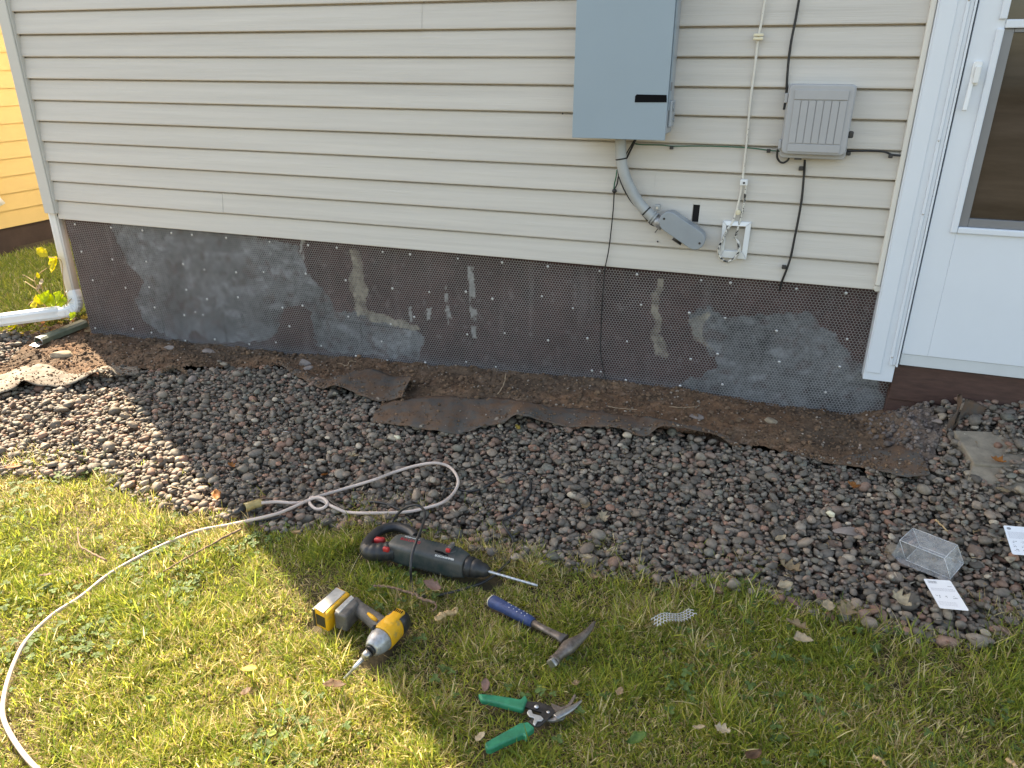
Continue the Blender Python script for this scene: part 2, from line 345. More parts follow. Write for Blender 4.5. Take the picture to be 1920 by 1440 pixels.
# soil trench along the wall
def Zsoil(X, Y):
    n = fbm(X * 14, Y * 14, 4) * (1 + 1.2 * sstep(.42, .6, X)); n2 = fbm(X * 55, Y * 55, 3) * (1 + 1.0 * sstep(.42, .6, X)); big = fbm(X * 4 + 3, Y * 4, 2)
    return G(X, Y) + .009 + .034 * n + .018 * n2 + .022 * big * sstep(.05, .2, -Y)
def soil_col(X, Y):
    n = fbm(X * 7, Y * 7, 4)[..., None]; m = sstep(-.15, .2, fbm(X * 3 + 9, Y * 5, 3))[..., None]
    a = np.array((.160, .086, .045)); b = np.array((.108, .069, .042)); c = a * m + b * (1 - m)
    r = sstep(.42, .7, X)[..., None]; c = c * (1 - r) + np.array((.15, .12, .10)) * r
    grit = sstep(.1, .3, fbm(X * 60, Y * 60, 2))[..., None] * .05
    return np.clip(c * (1 + 1.2 * n) + grit * np.array((1, .8, .65)), 0, 1)
M['soil'] = attr_mat('red_brown_soil', .95, bump=.9, bscale=160, var=.4)
so = grid_mesh('soil', np.arange(-4.3, .95, .008), np.arange(-.95, .14, .008), Zsoil, M['soil'], soil_col, keep=lambda X, Y: soil_mask(X, Y))
tag(so, 'bare reddish brown soil in the trench along the foundation', None, kind='structure')

# gravel bed: base sheet and settled pebbles
gx0, gy0, gres = -4.9, -1.75, .005; gnx, gny = 1440, 370
gX, gY = np.meshgrid(gx0 + np.arange(gnx) * gres, gy0 + np.arange(gny) * gres)
GH = G(gX, gY) - .040
def gravel_mask(x, y):
    yl = np.interp(x, LX, LY) + .05 * fbm(np.asarray(x) * 6, np.asarray(y) * 6, 3)
    return (y > yl - .05) & (y < np.where(np.asarray(x) > .5, 0.02, -.02)) & ~soil_mask(x, y) & ~((np.asarray(x) < -4.05) & (y > -.12))
GM = gravel_mask(gX, gY)
PAVER_TOP = [onG(u, v)[:2] for u, v in ((1785, 803), (1824, 868), (1812, 902), (1858, 908), (1888, 868), (1866, 835), (1862, 808))]
GM &= ~inpoly(gX, gY, PAVER_TOP)
M['gravelbase'] = mat('dark_gravel_base', (.085, .066, .054), .95, var=.4, vscale=60)
tag(grid_mesh('gravel_bed', np.arange(-4.9, 2.3, .04), np.arange(-1.75, .1, .04), lambda X, Y: G(X, Y) - .034, M['gravelbase'], keep=lambda X, Y: gravel_mask(X, Y) | gravel_mask(X, Y + .05) | gravel_mask(X, Y - .05)), 'dark base of the gravel bed', None, kind='structure')
def ico(sub):
    bm = bmesh.new(); bmesh.ops.create_icosphere(bm, subdivisions=sub, radius=1); bm.verts.ensure_lookup_table()
    v = np.array([p.co[:] for p in bm.verts]); f = np.array([[q.index for q in p.verts] for p in bm.faces]); bm.free(); return v, f
def stone_shapes(sub, count, rng, cuts=10):
    v, f = ico(sub); out = []
    for i in range(count):
        s = v.copy()
        for k in range(cuts):
            n = rng.normal(size=3); n /= np.linalg.norm(n); h = rng.uniform(.5, .9); d = s @ n; s = s - np.outer(np.clip(d - h, 0, None) * .85, n)
        out.append(s)
    return np.array(out), f
def rotmat(yaw, tilt, ax):
    cy, sy = np.cos(yaw), np.sin(yaw); Z = np.zeros((len(yaw), 3, 3)); Z[:, 0, 0] = cy; Z[:, 0, 1] = -sy; Z[:, 1, 0] = sy; Z[:, 1, 1] = cy; Z[:, 2, 2] = 1
    kx, ky = np.cos(ax), np.sin(ax); c, s = np.cos(tilt), np.sin(tilt); T = np.zeros((len(yaw), 3, 3)); C = 1 - c
    T[:, 0, 0] = c + kx * kx * C; T[:, 0, 1] = kx * ky * C; T[:, 0, 2] = ky * s; T[:, 1, 0] = kx * ky * C; T[:, 1, 1] = c + ky * ky * C; T[:, 1, 2] = -kx * s
    T[:, 2, 0] = -ky * s; T[:, 2, 1] = kx * s; T[:, 2, 2] = c
    return T @ Z
def scatter_stones(name, pos, size, yaw, tilt, ax, asp, col, material, sub=2, nshape=28, seed=3):
    rng = np.random.default_rng(seed); S, f = stone_shapes(sub, nshape, rng); N = len(pos); sh = S[rng.integers(0, nshape, N)]
    V = sh * (size[:, None] * asp)[:, None, :]; V = np.einsum('nij,nvj->nvi', rotmat(yaw, tilt, ax), V) + pos[:, None, :]
    nv = sh.shape[1]; Fc = (f[None] + (np.arange(N) * nv)[:, None, None]).reshape(-1, 3)
    return np_mesh(name, V.reshape(-1, 3), Fc, material, np.repeat(col, nv, 0))
_d = np.stack([gX - CAM[0], gY - CAM[1], gX * 0 - CAM[2]], -1); _w = _d @ FW
VIS = (np.abs(_d @ RT / _w) < 960 / F_PX + .34) & (np.abs(_d @ UP / _w) < .85)
cells = np.argwhere(GM & VIS); TARGET = G(gX, gY) + .004
P_, S_, Yw, Tl, Ax, As = [], [], [], [], [], []
N_PEB = 72000
pick = cells[RNG.integers(0, len(cells), N_PEB * 5)]
for (iy, ix) in pick:
    if len(P_) >= N_PEB: break
    if GH[iy, ix] > TARGET[iy, ix] - .002 + .006 * RNG.random(): continue
    x = gx0 + (ix + RNG.random()) * gres; y = gy0 + (iy + RNG.random()) * gres
    s = float(np.clip(RNG.lognormal(math.log(.0101), .40), .0045, .034)); asp = (1.0, RNG.uniform(.62, .9), RNG.uniform(.38, .7)); yw = RNG.uniform(0, 6.28)
    k = int(s / gres) + 1; y0, y1, x0, x1 = max(iy - k, 0), min(iy + k + 1, gny), max(ix - k, 0), min(ix + k + 1, gnx)
    dx = gX[y0:y1, x0:x1] - x; dy = gY[y0:y1, x0:x1] - y; c, q = math.cos(yw), math.sin(yw)
    e = ((dx * c + dy * q) / s) ** 2 + ((-dx * q + dy * c) / (s * asp[1])) ** 2; ins = e < .92
    if not ins.any(): continue
    hgt = s * asp[2] * np.sqrt(1 - np.where(ins, e, 0)); win = GH[y0:y1, x0:x1]
    zc = np.quantile((win + hgt)[ins], .62)
    win[ins] = np.maximum(win[ins], (zc + hgt * .9)[ins])
    P_.append((x, y, zc)); S_.append(s); Yw.append(yw); Tl.append(abs(RNG.normal(0, .22))); Ax.append(RNG.uniform(0, 6.28)); As.append(asp)
n = len(P_); pal = np.array([(.135, .120, .110), (.180, .155, .135), (.21, .165, .135), (.22, .135, .105), (.155, .137, .118), (.27, .14, .10), (.24, .205, .175), (.140, .142, .126), (.36, .31, .25), (.105, .095, .088), (.19, .135, .115)])
pw = np.array([.17, .17, .13, .10, .12, .045, .06, .08, .02, .06, .045]); pal = (pal * .72 + pal.mean(1, keepdims=True) * .28) * np.array((1.20, 1.10, .95)); pc = pal[RNG.choice(len(pal), n, p=pw / pw.sum())] * RNG.uniform(.75, 1.3, (n, 1))
M['pebble'] = attr_mat('river_pebbles', .62, bump=.35, bscale=180, var=.22, spec=.25)
tag(scatter_stones('gravel', np.array(P_), np.array(S_), np.array(Yw), np.array(Tl), np.array(Ax), np.array(As), pc, M['pebble']), 'grey and reddish river pebbles filling the bed between soil and lawn', 'gravel', kind='stuff')
def top(x, y):
    x = float(x); y = float(y); ix = int((x - gx0) / gres); iy = int((y - gy0) / gres)
    if 3 <= ix < gnx - 3 and 3 <= iy < gny - 3 and GM[iy, ix]: return max(float(GH[iy - 3:iy + 4, ix - 3:ix + 4].mean()), float(G(x, y)) - .012)
    if soil_mask(x, y): return float(Zsoil(np.array(x), np.array(y)))
    return float(G(x, y)) + .004
def topmax(x, y):
    ix = int((x - gx0) / gres); iy = int((y - gy0) / gres)
    if 3 <= ix < gnx - 3 and 3 <= iy < gny - 3 and GM[iy, ix]: return max(float(np.quantile(GH[iy - 3:iy + 4, ix - 3:ix + 4], .9)), float(G(x, y)) - .006)
    return top(x, y)
def onT(u, v, dz=0): return onG(u, v, dz, top)
# soil crumbs and grit
k = 17000; cx = RNG.uniform(-4.05, .85, k); cyy = RNG.uniform(-.85, .02, k); m = soil_mask(cx, cyy); cx, cyy = cx[m], cyy[m]; k = len(cx)
sz = np.clip(RNG.lognormal(math.log(.0046), .55, k), .002, .018); pos = np.stack([cx, cyy, Zsoil(cx, cyy) + sz * .25], -1)
cc = np.array((.145, .088, .052)) * RNG.uniform(.6, 1.5, (k, 1)); pale = (RNG.random(k) < .10) & (sz < .009); cc[pale] = np.array((.34, .27, .21)) * RNG.uniform(.6, 1.3, (pale.sum(), 1))
rt = cx > .5; cc[rt] = cc[rt] * .3 + np.array((.11, .10, .09)) * RNG.uniform(.6, 1.4, (rt.sum(), 1))
k2 = 1500; rx = RNG.uniform(.38, .92, k2); ry = RNG.uniform(-.8, .0, k2); mm_ = soil_mask(rx, ry) & (RNG.random(k2) < sstep(.36, .55, rx)); rx, ry = rx[mm_], ry[mm_]; k2 = len(rx); rs = np.clip(RNG.lognormal(math.log(.008), .4, k2), .004, .02)
pos = np.concatenate([pos, np.stack([rx, ry, Zsoil(rx, ry) + rs * .2], -1)]); sz = np.concatenate([sz, rs]); cc = np.concatenate([cc, np.array((.17, .135, .115)) * RNG.uniform(.6, 1.5, (k2, 1))]); k = len(sz)
tag(scatter_stones('soil_crumbs', pos, sz, RNG.uniform(0, 6, k), RNG.uniform(0, .5, k), RNG.uniform(0, 6, k), np.stack([np.ones(k), RNG.uniform(.6, 1, k), RNG.uniform(.5, .9, k)], -1), cc, M['soil'], sub=1, seed=5), 'loose crumbs of earth and grit on the bare soil', 'soil', kind='stuff')

# ------------------------------------------------------------ house
HOUSE = thing('house', 'house with cream lap siding, white storm door and stripped dark foundation', 'house', (-1.7, 1.5, 0))
C = .1016; Z0 = .62; XL, XR = -3.708, .384
seams = {0: [(-.318, 0), (-.110, 0)], 1: [(-2.6, 0)], 3: [(-.484, 0)], 4: [(-.815, 0)], 6: [(-2.0, 0)], 8: [(-1.475, 0)], 9: [(-1.475, 0)], 12: [(-2.5, 0)], 15: [(-1., 0)], 18: [(-2.9, 0)]}
sd = MB()
def course(x0, x1, z, off=0.0, ztop=None, lift=0):
    zt = ztop or z + C + .004
    prof = [(.025, z + .001), (.004, z), (.0005, z + .0015), (0, z + .006), (.006, z + C * .5), (.0125, z + C - .009), (.0185, z + C - .005), (.026, z + C - .003), (.026, zt)] if ztop is None else [(.0185, lift), (.0115, lift), (.0125, z + C - .009), (.0185, z + C - .005), (.026, z + C - .003), (.026, z + C + .004)]
    vs = [(x, y - off, zz) for x in (x0, x1) for (y, zz) in prof]; k = len(prof)
    sd.add(vs, [(i, k + i, k + i + 1, i + 1) for i in range(k - 1)] + [tuple(range(k)), tuple(range(2 * k - 1, k - 1, -1))])
for k_ in range(40):
    z = Z0 + k_ * C; cut = [XL] + [s[0] for s in seams.get(k_, [])] + [XR]
    for i in range(len(cut) - 1):
        a, b = cut[i], cut[i + 1]; off = .0018 * ((i + k_) % 2)
        if k_ == 2:
            course(a, -.327, z, off); course(-.300, b, z, off); course(-.327, -.300, z, off, ztop=1, lift=.897)
        else: course(a, b + (.0 if i == len(cut) - 2 else .0), z, off)
    course(1.55, 4.2, z)
wall = sd.build('siding', M['siding'], HOUSE, fix=False)
MB().box((-3.75, .0265, .626), (.40, .032, 4.68)).box((1.5, .0265, .6), (4.2, .03, 4.68)).box((.40, .10, .3), (1.5, .12, 4.68)).box((-3.755, .0325, .62), (-3.74, 7, 4.68)).box((4.2, .03, 0), (4.215, 7, 4.68)).box((-3.755, 7, -.3), (4.215, 7.02, 4.68)).build('sheathing', M['sheath'], HOUSE)
ss = MB()
for k_ in range(40):
    z = Z0 + k_ * C; ss.add([(-3.756, .03, z), (-3.756, 7, z), (-3.770, .03, z + .001), (-3.770, 7, z + .001), (-3.758, .03, z + C), (-3.758, 7, z + C)], [(0, 1, 3, 2), (2, 3, 5, 4)])
ss.build('side_siding', M['siding'], HOUSE, fix=False)
cpm = MB().box((-3.776, -.020, .650), (-3.706, .0, 4.68)).box((-3.790, -.008, .650), (-3.7762, .065, 4.68)).box((-3.7058, -.012, .650), (-3.7000, .015, 4.68))
cpm.build('corner_trim', M['trim_beige'], HOUSE, bevel=.004)
rf = MB(); rf.add([(-4.15, -.35, 4.62), (4.6, -.35, 4.62), (4.6, 3.5, 6.8), (-4.15, 3.5, 6.8), (-4.15, 7.4, 4.62), (4.6, 7.4, 4.62), (-4.15, -.35, 4.69), (4.6, -.35, 4.69), (4.6, 3.5, 6.9), (-4.15, 3.5, 6.9), (-4.15, 7.4, 4.69), (4.6, 7.4, 4.69)],
       [(0, 1, 2, 3), (3, 2, 5, 4), (6, 9, 8, 7), (9, 10, 11, 8), (0, 6, 7, 1), (4, 5, 11, 10), (0, 3, 9, 6), (3, 4, 10, 9), (1, 7, 8, 2), (2, 8, 11, 5), (0, 4, 5, 1)])
rf.build('roof', M['roof'], HOUSE)
# foundation: brown paint worn to grey concrete in big patches
def wp(lst): return [(lambda p: (p[0], p[2]))(onW(u, v, .03)) for u, v in lst]
PA = wp([(205, 418), (290, 424), (400, 432), (470, 445), (560, 462), (572, 510), (610, 545), (632, 585), (690, 588), (760, 606), (795, 632), (788, 672), (700, 668), (620, 660), (590, 645), (582, 580), (552, 572), (530, 580), (522, 622), (490, 640), (400, 645), (365, 622), (330, 640), (270, 602), (250, 560), (272, 532), (240, 500), (228, 470)])
PB = wp([(1283, 590), (1330, 578), (1372, 598), (1450, 588), (1520, 592), (1562, 622), (1600, 672), (1640, 700), (1668, 780), (1450, 764), (1330, 738), (1270, 725), (1345, 690), (1330, 650), (1300, 630)])
PT = [wp([(653, 468), (672, 470), (684, 540), (692, 590), (672, 592), (658, 540)]), wp([(683, 580), (720, 592), (780, 608), (792, 618), (740, 612), (690, 602)]), wp([(1228, 520), (1240, 525), (1236, 580), (1240, 625), (1252, 672), (1232, 665), (1220, 600)]), wp([(1290, 600), (1325, 582), (1315, 640), (1340, 660), (1300, 640)])]
PW = [wp([(876, 500), (886, 500), (894, 580), (892, 634), (884, 634), (880, 560)]), wp([(832, 535), (836, 535), (846, 600), (840, 610), (834, 580)]), wp([(765, 575), (770, 575), (773, 605), (768, 605)]), wp([(800, 578), (808, 578), (806, 600), (800, 600)]), wp([(562, 445), (570, 450), (568, 495), (560, 490)])]
fx = np.arange(-3.70, .56, .006); fz = np.arange(-.16, .66, .006); FX, FZ = np.meshgrid(fx, fz)
wx = FX + .035 * fbm(FX * 14, FZ * 14, 4) + .03 * fbm(FX * 45, FZ * 45, 3); wz = FZ + .035 * fbm(FX * 14 + 40, FZ * 14, 4) + .03 * fbm(FX * 45 + 7, FZ * 45, 3)
brown = np.array((.060, .029, .027)); greyc = np.array((.125, .133, .140)); tan = np.array((.33, .29, .22)); wht = np.array((.42, .42, .40))
n1 = fbm(FX * 9, FZ * 9, 5); n2 = fbm(FX * 40, FZ * 40, 3); nv = fbm(FX * 22, FZ * 2.0, 3)
colr = brown * (1 + .9 * n1[..., None] + .6 * n2[..., None])
colr = colr + (sstep(.10, .35, nv) * .035)[..., None] + (sstep(.2, .35, fbm(FX * 30, FZ * 30 + 9, 3)) * .05)[..., None]
gm = (inpoly(wx, wz, PA) | inpoly(wx, wz, PB)) ; low = sstep(.06, -.02, FZ - np.interp(FX, _WX, _WZ) - .02 * fbm(FX * 6, FZ * 3, 3)) * .55
g3 = greyc * (1 + 1.9 * fbm(FX * 5 + 3, FZ * 5, 5)[..., None] + 1.0 * n2[..., None] + .8 * (sstep(.08, .3, fbm(FX * 11 + 3, FZ * 16, 4)))[..., None])
joint = np.minimum(np.abs(((FZ + .012 * n1) - .22) / .006), np.abs((((FX + .012 * n1 + .2 * (FZ > .22)) % .42) - .21) / .006)); g3 = g3 * (1 - .55 * np.exp(-joint ** 2) * sstep(-.1, .15, fbm(FX * 3, FZ * 3, 2)))[..., None]
a = np.where(gm, .92 - .5 * sstep(.05, .3, fbm(FX * 25 + 7, FZ * 25, 3)), low)[..., None]
colr = colr * (1 - a) + g3 * a
for p in PT:
    a = (inpoly(FX + .05 * fbm(FX * 18, FZ * 18, 4), FZ + .03 * fbm(FX * 20 + 5, FZ * 20, 3), p) * (.35 + .45 * sstep(-.15, .15, fbm(FX * 28, FZ * 28, 3))))[..., None]; colr = colr * (1 - a) + tan * (1 + .8 * n2[..., None]) * a
for p in PW:
    a = (inpoly(FX + .010 * fbm(FX * 60, FZ * 60, 2), FZ, p) * sstep(-.2, .05, fbm(FX * 35, FZ * 35, 3)) * .75)[..., None]; colr = colr * (1 - a) + wht * a
colr = np.clip(colr, .006, .8)
FY = .034 + .005 * fbm(FX * 5, FZ * 5, 3) + .003 * n2 + .006 * (1 - gm) * 0
nxf = len(fx); I = np.arange(len(fz) - 1)[:, None] * nxf + np.arange(nxf - 1)[None, :]
M['foundation'] = attr_mat('worn_painted_foundation', .85, bump=.6, bscale=110, var=.3)
fo = np_mesh('foundation', np.stack([FX, FY, FZ], -1).reshape(-1, 3) - np.array((-1.7, 1.5, 0)), np.stack([I, I + 1, I + nxf + 1, I + nxf], -1).reshape(-1, 4), M['foundation'], colr.reshape(-1, 3), parent=HOUSE)
MB().box((-3.70, .045, -.4), (4.1, 6.9, .6)).build('foundation_core', M['brown_base'], HOUSE)
# door side
MB().box((.376, -.016, .64), (.394, .012, 3.2)).add([(.376, -.016, .64), (.394, -.016, .64), (.398, -.012, .618), (.380, -.012, .616), (.372, -.013, .628), (.376, .012, .64), (.394, .012, .64), (.398, .012, .618), (.380, .012, .616), (.372, .012, .628)], [(0, 1, 2, 3, 4), (0, 4, 9, 5), (4, 3, 8, 9), (3, 2, 7, 8), (2, 1, 6, 7)]).build('siding_channel', M['jchan'], HOUSE, bevel=.004)
MB().box((.395, -.030, .268), (.500, .10, 2.55)).box((.4005, -.034, .30), (.452, -.030, 2.55)).box((1.52, -.030, .268), (1.62, .10, 2.55)).box((.395, -.0302, 2.551), (1.62, .10, 2.66)).build('door_casing', M['white'], HOUSE, bevel=.003)
MB().box((.476, -.041, .342), (.486, -.0302, 2.5)).box((.4865, -.037, .342), (.499, -.0302, 2.5)).box((.4995, -.045, .338), (.506, -.02, 2.5)).build('door_frame_bar', M['white'], HOUSE, bevel=.0015)
MB().box((.5065, -.012, .338), (1.52, .02, 2.52)).build('door_gap', M['gap'], HOUSE)
for z in (.375, .92, 1.17, 1.6): MB().sphere((.481, -.0415, z), .0045, 8, 5, (1, .4, 1)).build('screw', M['zinc'], HOUSE)
DY = -.036
dm = MB()
WX0, WX1, WZ0, WZ1, WZ2 = .600, 1.40, .882, 1.516, 1.542
dm.box((.512, DY, .392), (WX0, DY + .03, 2.5)).box((WX1, DY, .392), (1.50, DY + .03, 2.5)).box((WX0, DY, .392), (WX1, DY + .03, WZ0)).box((WX0, DY, WZ1), (WX1, DY + .03, WZ2)).box((WX0, DY, 2.2), (WX1, DY + .03, 2.5))
door = dm.build('storm_door', M['white'], HOUSE, bevel=.002)
MB().box((.512, DY + .004, .345), (1.50, DY + .03, .391)).build('sweep', M['strip'], door, bevel=.002)
fm = MB()
for (z0, z1) in ((WZ0, WZ1), (WZ2, 2.2)):
    fm.box((WX0 - .022, DY - .010, z0 - .022 if z0 == WZ0 else z0), (WX0, DY - .0005, z1 + (0 if z0 == WZ0 else .02))).box((WX1, DY - .010, z0), (WX1 + .022, DY - .0005, z1))
fm.box((WX0 + .0005, DY - .010, WZ0 - .022), (WX1, DY - .0005, WZ0)).box((WX0 + .0005, DY - .008, WZ1), (WX1, DY - .0005, WZ2))
fm.build('window_trim', M['white'], door, bevel=.004)
gf = MB()
gf.box((WX0 + .001, DY + .004, WZ0 + .001), (WX0 + .030, DY + .022, WZ1 - .001)).box((WX0 + .0305, DY + .004, WZ0 + .001), (WX1, DY + .022, WZ0 + .030)).box((WX0 + .0305, DY + .004, WZ1 - .012), (WX1, DY + .022, WZ1 - .001)).box((WX1 - .03, DY + .0045, WZ0 + .0305), (WX1, DY + .022, WZ1 - .0125))
gf.build('sash_frame', M['grey_alu'], door, bevel=.0015)
MB().box((WX0, DY + .018, WZ0), (WX1, DY + .024, WZ1)).build('lower_glass', M['glass'], door)
MB().box((WX0, DY + .014, WZ2), (WX1, DY + .020, 2.2)).build('upper_glass', M['glass'], door)
hd = MB().prism(rrect(.533, 1.345, .560, 1.42, .008), DY - .012, DY - .0004).prism(rrect(.540, 1.352, .557, 1.405, .005), DY - .024, DY - .012)
hd.add([(.533, DY - .012, 1.37), (.546, DY - .012, 1.37), (.546, DY - .0004, 1.37), (.533, DY - .0004, 1.37), (.527, DY - .030, 1.268), (.541, DY - .030, 1.268), (.541, DY - .018, 1.266), (.527, DY - .018, 1.266)], [(0, 1, 5, 4), (1, 2, 6, 5), (2, 3, 7, 6), (3, 0, 4, 7), (4, 5, 6, 7)])
hd.build('handle', M['white2'], door, bevel=.003)
MB().box((.502, -.010, .19), (1.56, .10, .337)).build('door_sill', M['sill'], HOUSE, bevel=.004)
MB().box((.44, .046, -.2), (4.2, .09, .24)).box((.50, -.003, .10), (4.2, .045, .226)).build('sill_base', M['sill'], HOUSE, bevel=.003)

# ------------------------------------------------------------ wire lath over the foundation
def hexwire(x0, x1, z0f, z1f, w_, h_, r, map3):
    nx = int((x1 - x0) / w_); segs = []
    rows = range(int(np.floor(z0f / h_)), int(np.ceil(z1f / h_)))
    for j in rows:
        o = .5 * w_ * (j % 2); xs_ = x0 + o + np.arange(nx) * w_
        z = j * h_; a = np.stack([xs_, np.full(nx, z)], -1)
        b = np.stack([xs_ + w_ / 2, np.full(nx, z + h_ * .32)], -1); c = np.stack([xs_ - w_ / 2, np.full(nx, z + h_ * .32)], -1)
        d = np.stack([xs_ + w_ / 2, np.full(nx, z + h_)], -1)
        segs += [(a, b), (a, c), (b, d)]
    A = np.concatenate([s[0] for s in segs]); B = np.concatenate([s[1] for s in segs])
    return A, B
def strut_mesh(name, A3, B3, r, nrm, material, parent=None, rt_=None):
    t = B3 - A3; t /= np.linalg.norm(t, axis=1, keepdims=True) + 1e-9; u = np.cross(t, nrm); u /= np.linalg.norm(u, axis=1, keepdims=True) + 1e-9
    offs = [u * r + nrm * r * .5, -u * r + nrm * r * .5, -nrm * r * .9]
    V = np.stack([A3 + o for o in offs] + [B3 + o for o in offs], 1); N = len(A3); base = np.array([(0, 1, 4, 3), (1, 2, 5, 4), (2, 0, 3, 5)])
    Fc = (base[None] + (np.arange(N) * 6)[:, None, None]).reshape(-1, 4)
    return np_mesh(name, V.reshape(-1, 3), Fc, material, smooth=False, parent=parent)
WIRE = thing('wire_lath', 'galvanised honeycomb wire lath screwed over the worn foundation wall', 'wire mesh', (-1.6, .02, .3))
A, B = hexwire(-3.688, .545, -.15, .615, .0125, .0102, .0007, None)
Amid = (A + B) / 2; keepm = (Amid[:, 1] > np.interp(Amid[:, 0], _WX, _WZ) - .03 - .1 * (Amid[:, 0] > .44)) & (Amid[:, 1] < .612) & ((Amid[:, 0] < .40) | (Amid[:, 1] < .30)) & (Amid[:, 0] < .515)
A, B = A[keepm], B[keepm]
def wy(p): return .021 + .010 * fbm(p[:, 0] * 2.3, p[:, 1] * 2.3 + 4, 2)
A3 = np.stack([A[:, 0] + .006 * fbm(A[:, 0] * 3, A[:, 1] * 5, 2), wy(A), A[:, 1] + .012 * fbm(A[:, 0] * 1.5 + 8, A[:, 1] * 2, 2)], -1)
B3 = np.stack([B[:, 0] + .006 * fbm(B[:, 0] * 3, B[:, 1] * 5, 2), wy(B), B[:, 1] + .012 * fbm(B[:, 0] * 1.5 + 8, B[:, 1] * 2, 2)], -1)
off = np.array((-1.6, .02, .3))
strut_mesh('wire_netting', A3 - off, B3 - off, .00072, np.array((0., -1., 0.)), M['lath'], parent=WIRE)
scr0 = None
spots = []
for i, x in enumerate(np.arange(-3.6, .5, .205)):
    zb = float(np.interp(x, _WX, _WZ))
    for j, z in enumerate((.595, .44, .27, zb + .035)):
        spots.append((x + RNG.normal(0, .03), z + (RNG.normal(0, .02) if j else 0)))
for i in range(8): spots.append((RNG.uniform(-3.2, .45), RNG.uniform(.13, .2)))
for (x, z) in spots:
    if x > .40 and z > .3: x = .37
    if scr0 is None:
        b = MB().sphere((0, 0, 0), .0062, 8, 5, (1, .45, 1)); scr0 = b.build('washer_screw', M['zinc'], WIRE, local=True); o = scr0
    else: o = scr0.copy(); COL.objects.link(o); o.parent = WIRE
    o.location = (x + 1.6, .0125 - .02, z - .3); o.scale = (1, 1, 1) if RNG.random() < .6 else (.8, .8, .75)

# ------------------------------------------------------------ electrical cabinet and conduit
EB = thing('electrical_box', 'tall blue grey metal electrical cabinet mounted on the cream siding', 'electrical box', (-.61, -.07, 1.15))
MB().box((-.775, -.128, 1.168), (-.436, -.001, 2.02)).build('cabinet_body', M['boxgrey2'], EB, bevel=.003)
cv = MB().box((-.790, -.140, 1.147), (-.4365, -.1285, 2.04)).box((-.790, -.128, 1.147), (-.7765, -.07, 2.04)).box((-.4355, -.1278, 1.25), (-.4330, -.085, 2.04))
cv.build('cabinet_cover', M['boxgrey'], EB, bevel=.003)
pst = [onW(u, v, -.141) for u, v in ((1190, 192), (1191, 180), (1194, 177), (1250, 178), (1250, 192))]
MB().prism([(p[0], p[2]) for p in pst], -.1412, -.1402).build('label_sticker', M['sticker'], EB)
MB().box((-.4328, -.124, 1.318), (-.4322, -.086, 1.347)).build('side_sticker', M['ink'], EB)
MB().box((-.4355, -.105, 1.19), (-.424, -.02, 1.285)).build('hasp_plate', M['boxgrey2'], EB, bevel=.006)
MB().tube([(-.4235, -.075, 1.262), (-.420, -.075, 1.262)], .016, 14).build('knockout', M['lb'], EB)
MB().tube([(-.4235, -.05, 1.215), (-.420, -.05, 1.215)], .008, 12).build('knockout', M['lb'], EB)
CD = thing('conduit', 'curved grey conduit pipe with oval fitting below the electrical cabinet', 'conduit', (-.5, -.05, .9))
cpts = [onW(u, v, -.055) for u, v in ((1164, 250), (1164, 285), (1166, 305), (1172, 330), (1183, 355), (1198, 380), (1216, 400), (1228, 410))]
cpath = smooth_path([(p[0], -.055, p[2]) for p in cpts], 8)
MB().tube([(cpts[0][0], -.055, 1.2)] + cpath, .0215, 18).build('pipe', M['pvc'], CD)
def ring(i, r, L, mt, nm, par=CD):
    p = cpath[i]; t = cpath[i + 1] - cpath[i - 1] if i < len(cpath) - 1 else cpath[i] - cpath[i - 1]; t = t / np.linalg.norm(t)
    return MB().tube([p - t * L, p + t * L], r, 18).build(nm, mt, par, bevel=.001)
ring(13, .0226, .003, M['black'], 'zip_tie'); z2 = ring(len(cpath) - 11, .0226, .003, M['black'], 'zip_tie')
tt = cpath[-1] - cpath[-3]; tt /= np.linalg.norm(tt); e = cpath[-1]
MB().tube([e - tt * .016, e - tt * .010], .0265, 20).tube([e - tt * .006, e + tt * .0], .0265, 20).build('coupling', M['pvc'], CD, bevel=.001)
MB().tube([e, e + tt * .045], .0235, 18).build('connector_sleeve', M['alu'], CD)
lug = onW(1234, 388, -.03); MB().box((lug[0] - .011, -.05, lug[2] - .012), (lug[0] + .011, -.028, lug[2] + .012)).build('strap_lug', M['pvc'], CD, bevel=.005)
MB().tube([(lug[0], -.0505, lug[2]), (lug[0], -.056, lug[2])], .005, 6).build('bolt', M['zinc'], CD)
l0 = onW(1254, 416, -.085); l1 = onW(1303, 450, -.085); ax = np.array([l1[0] - l0[0], l1[2] - l0[2]]); ln = np.linalg.norm(ax); ax /= ln; pr = np.array([-ax[1], ax[0]])
def stadium(r, ext=0):
    o = []
    for k in range(13): a = math.pi / 2 + math.pi * k / 12; o.append((l0[0], l0[2]) + (ax * math.cos(a) * r + pr * math.sin(a) * r) - ax * ext)
    for k in range(13): a = -math.pi / 2 + math.pi * k / 12; o.append((l1[0], l1[2]) + (ax * math.cos(a) * r + pr * math.sin(a) * r) + ax * ext)
    return o
MB().prism(stadium(.037), -.080, -.016).build('fitting_body', M['lb'], CD, bevel=.006, seg=3)
fcv = MB().prism(stadium(.0385), -.0865, -.0803).build('fitting_cover', M['lb'], CD, bevel=.0035, seg=3)
for q in (np.array((l0[0], l0[2])) - ax * .022, np.array((l1[0], l1[2])) + ax * .022): MB().tube([(q[0], -.0866, q[1]), (q[0], -.0885, q[1])], .0045, 8).build('screw', M['darksteel'], fcv)
hub = onW(1272, 452, -.03); MB().tube([(hub[0] - .02, -.03, hub[2] + .014), (hub[0] + .015, -.03, hub[2] - .006)], .012, 10).build('hub_stub', M['blacksat'], CD)

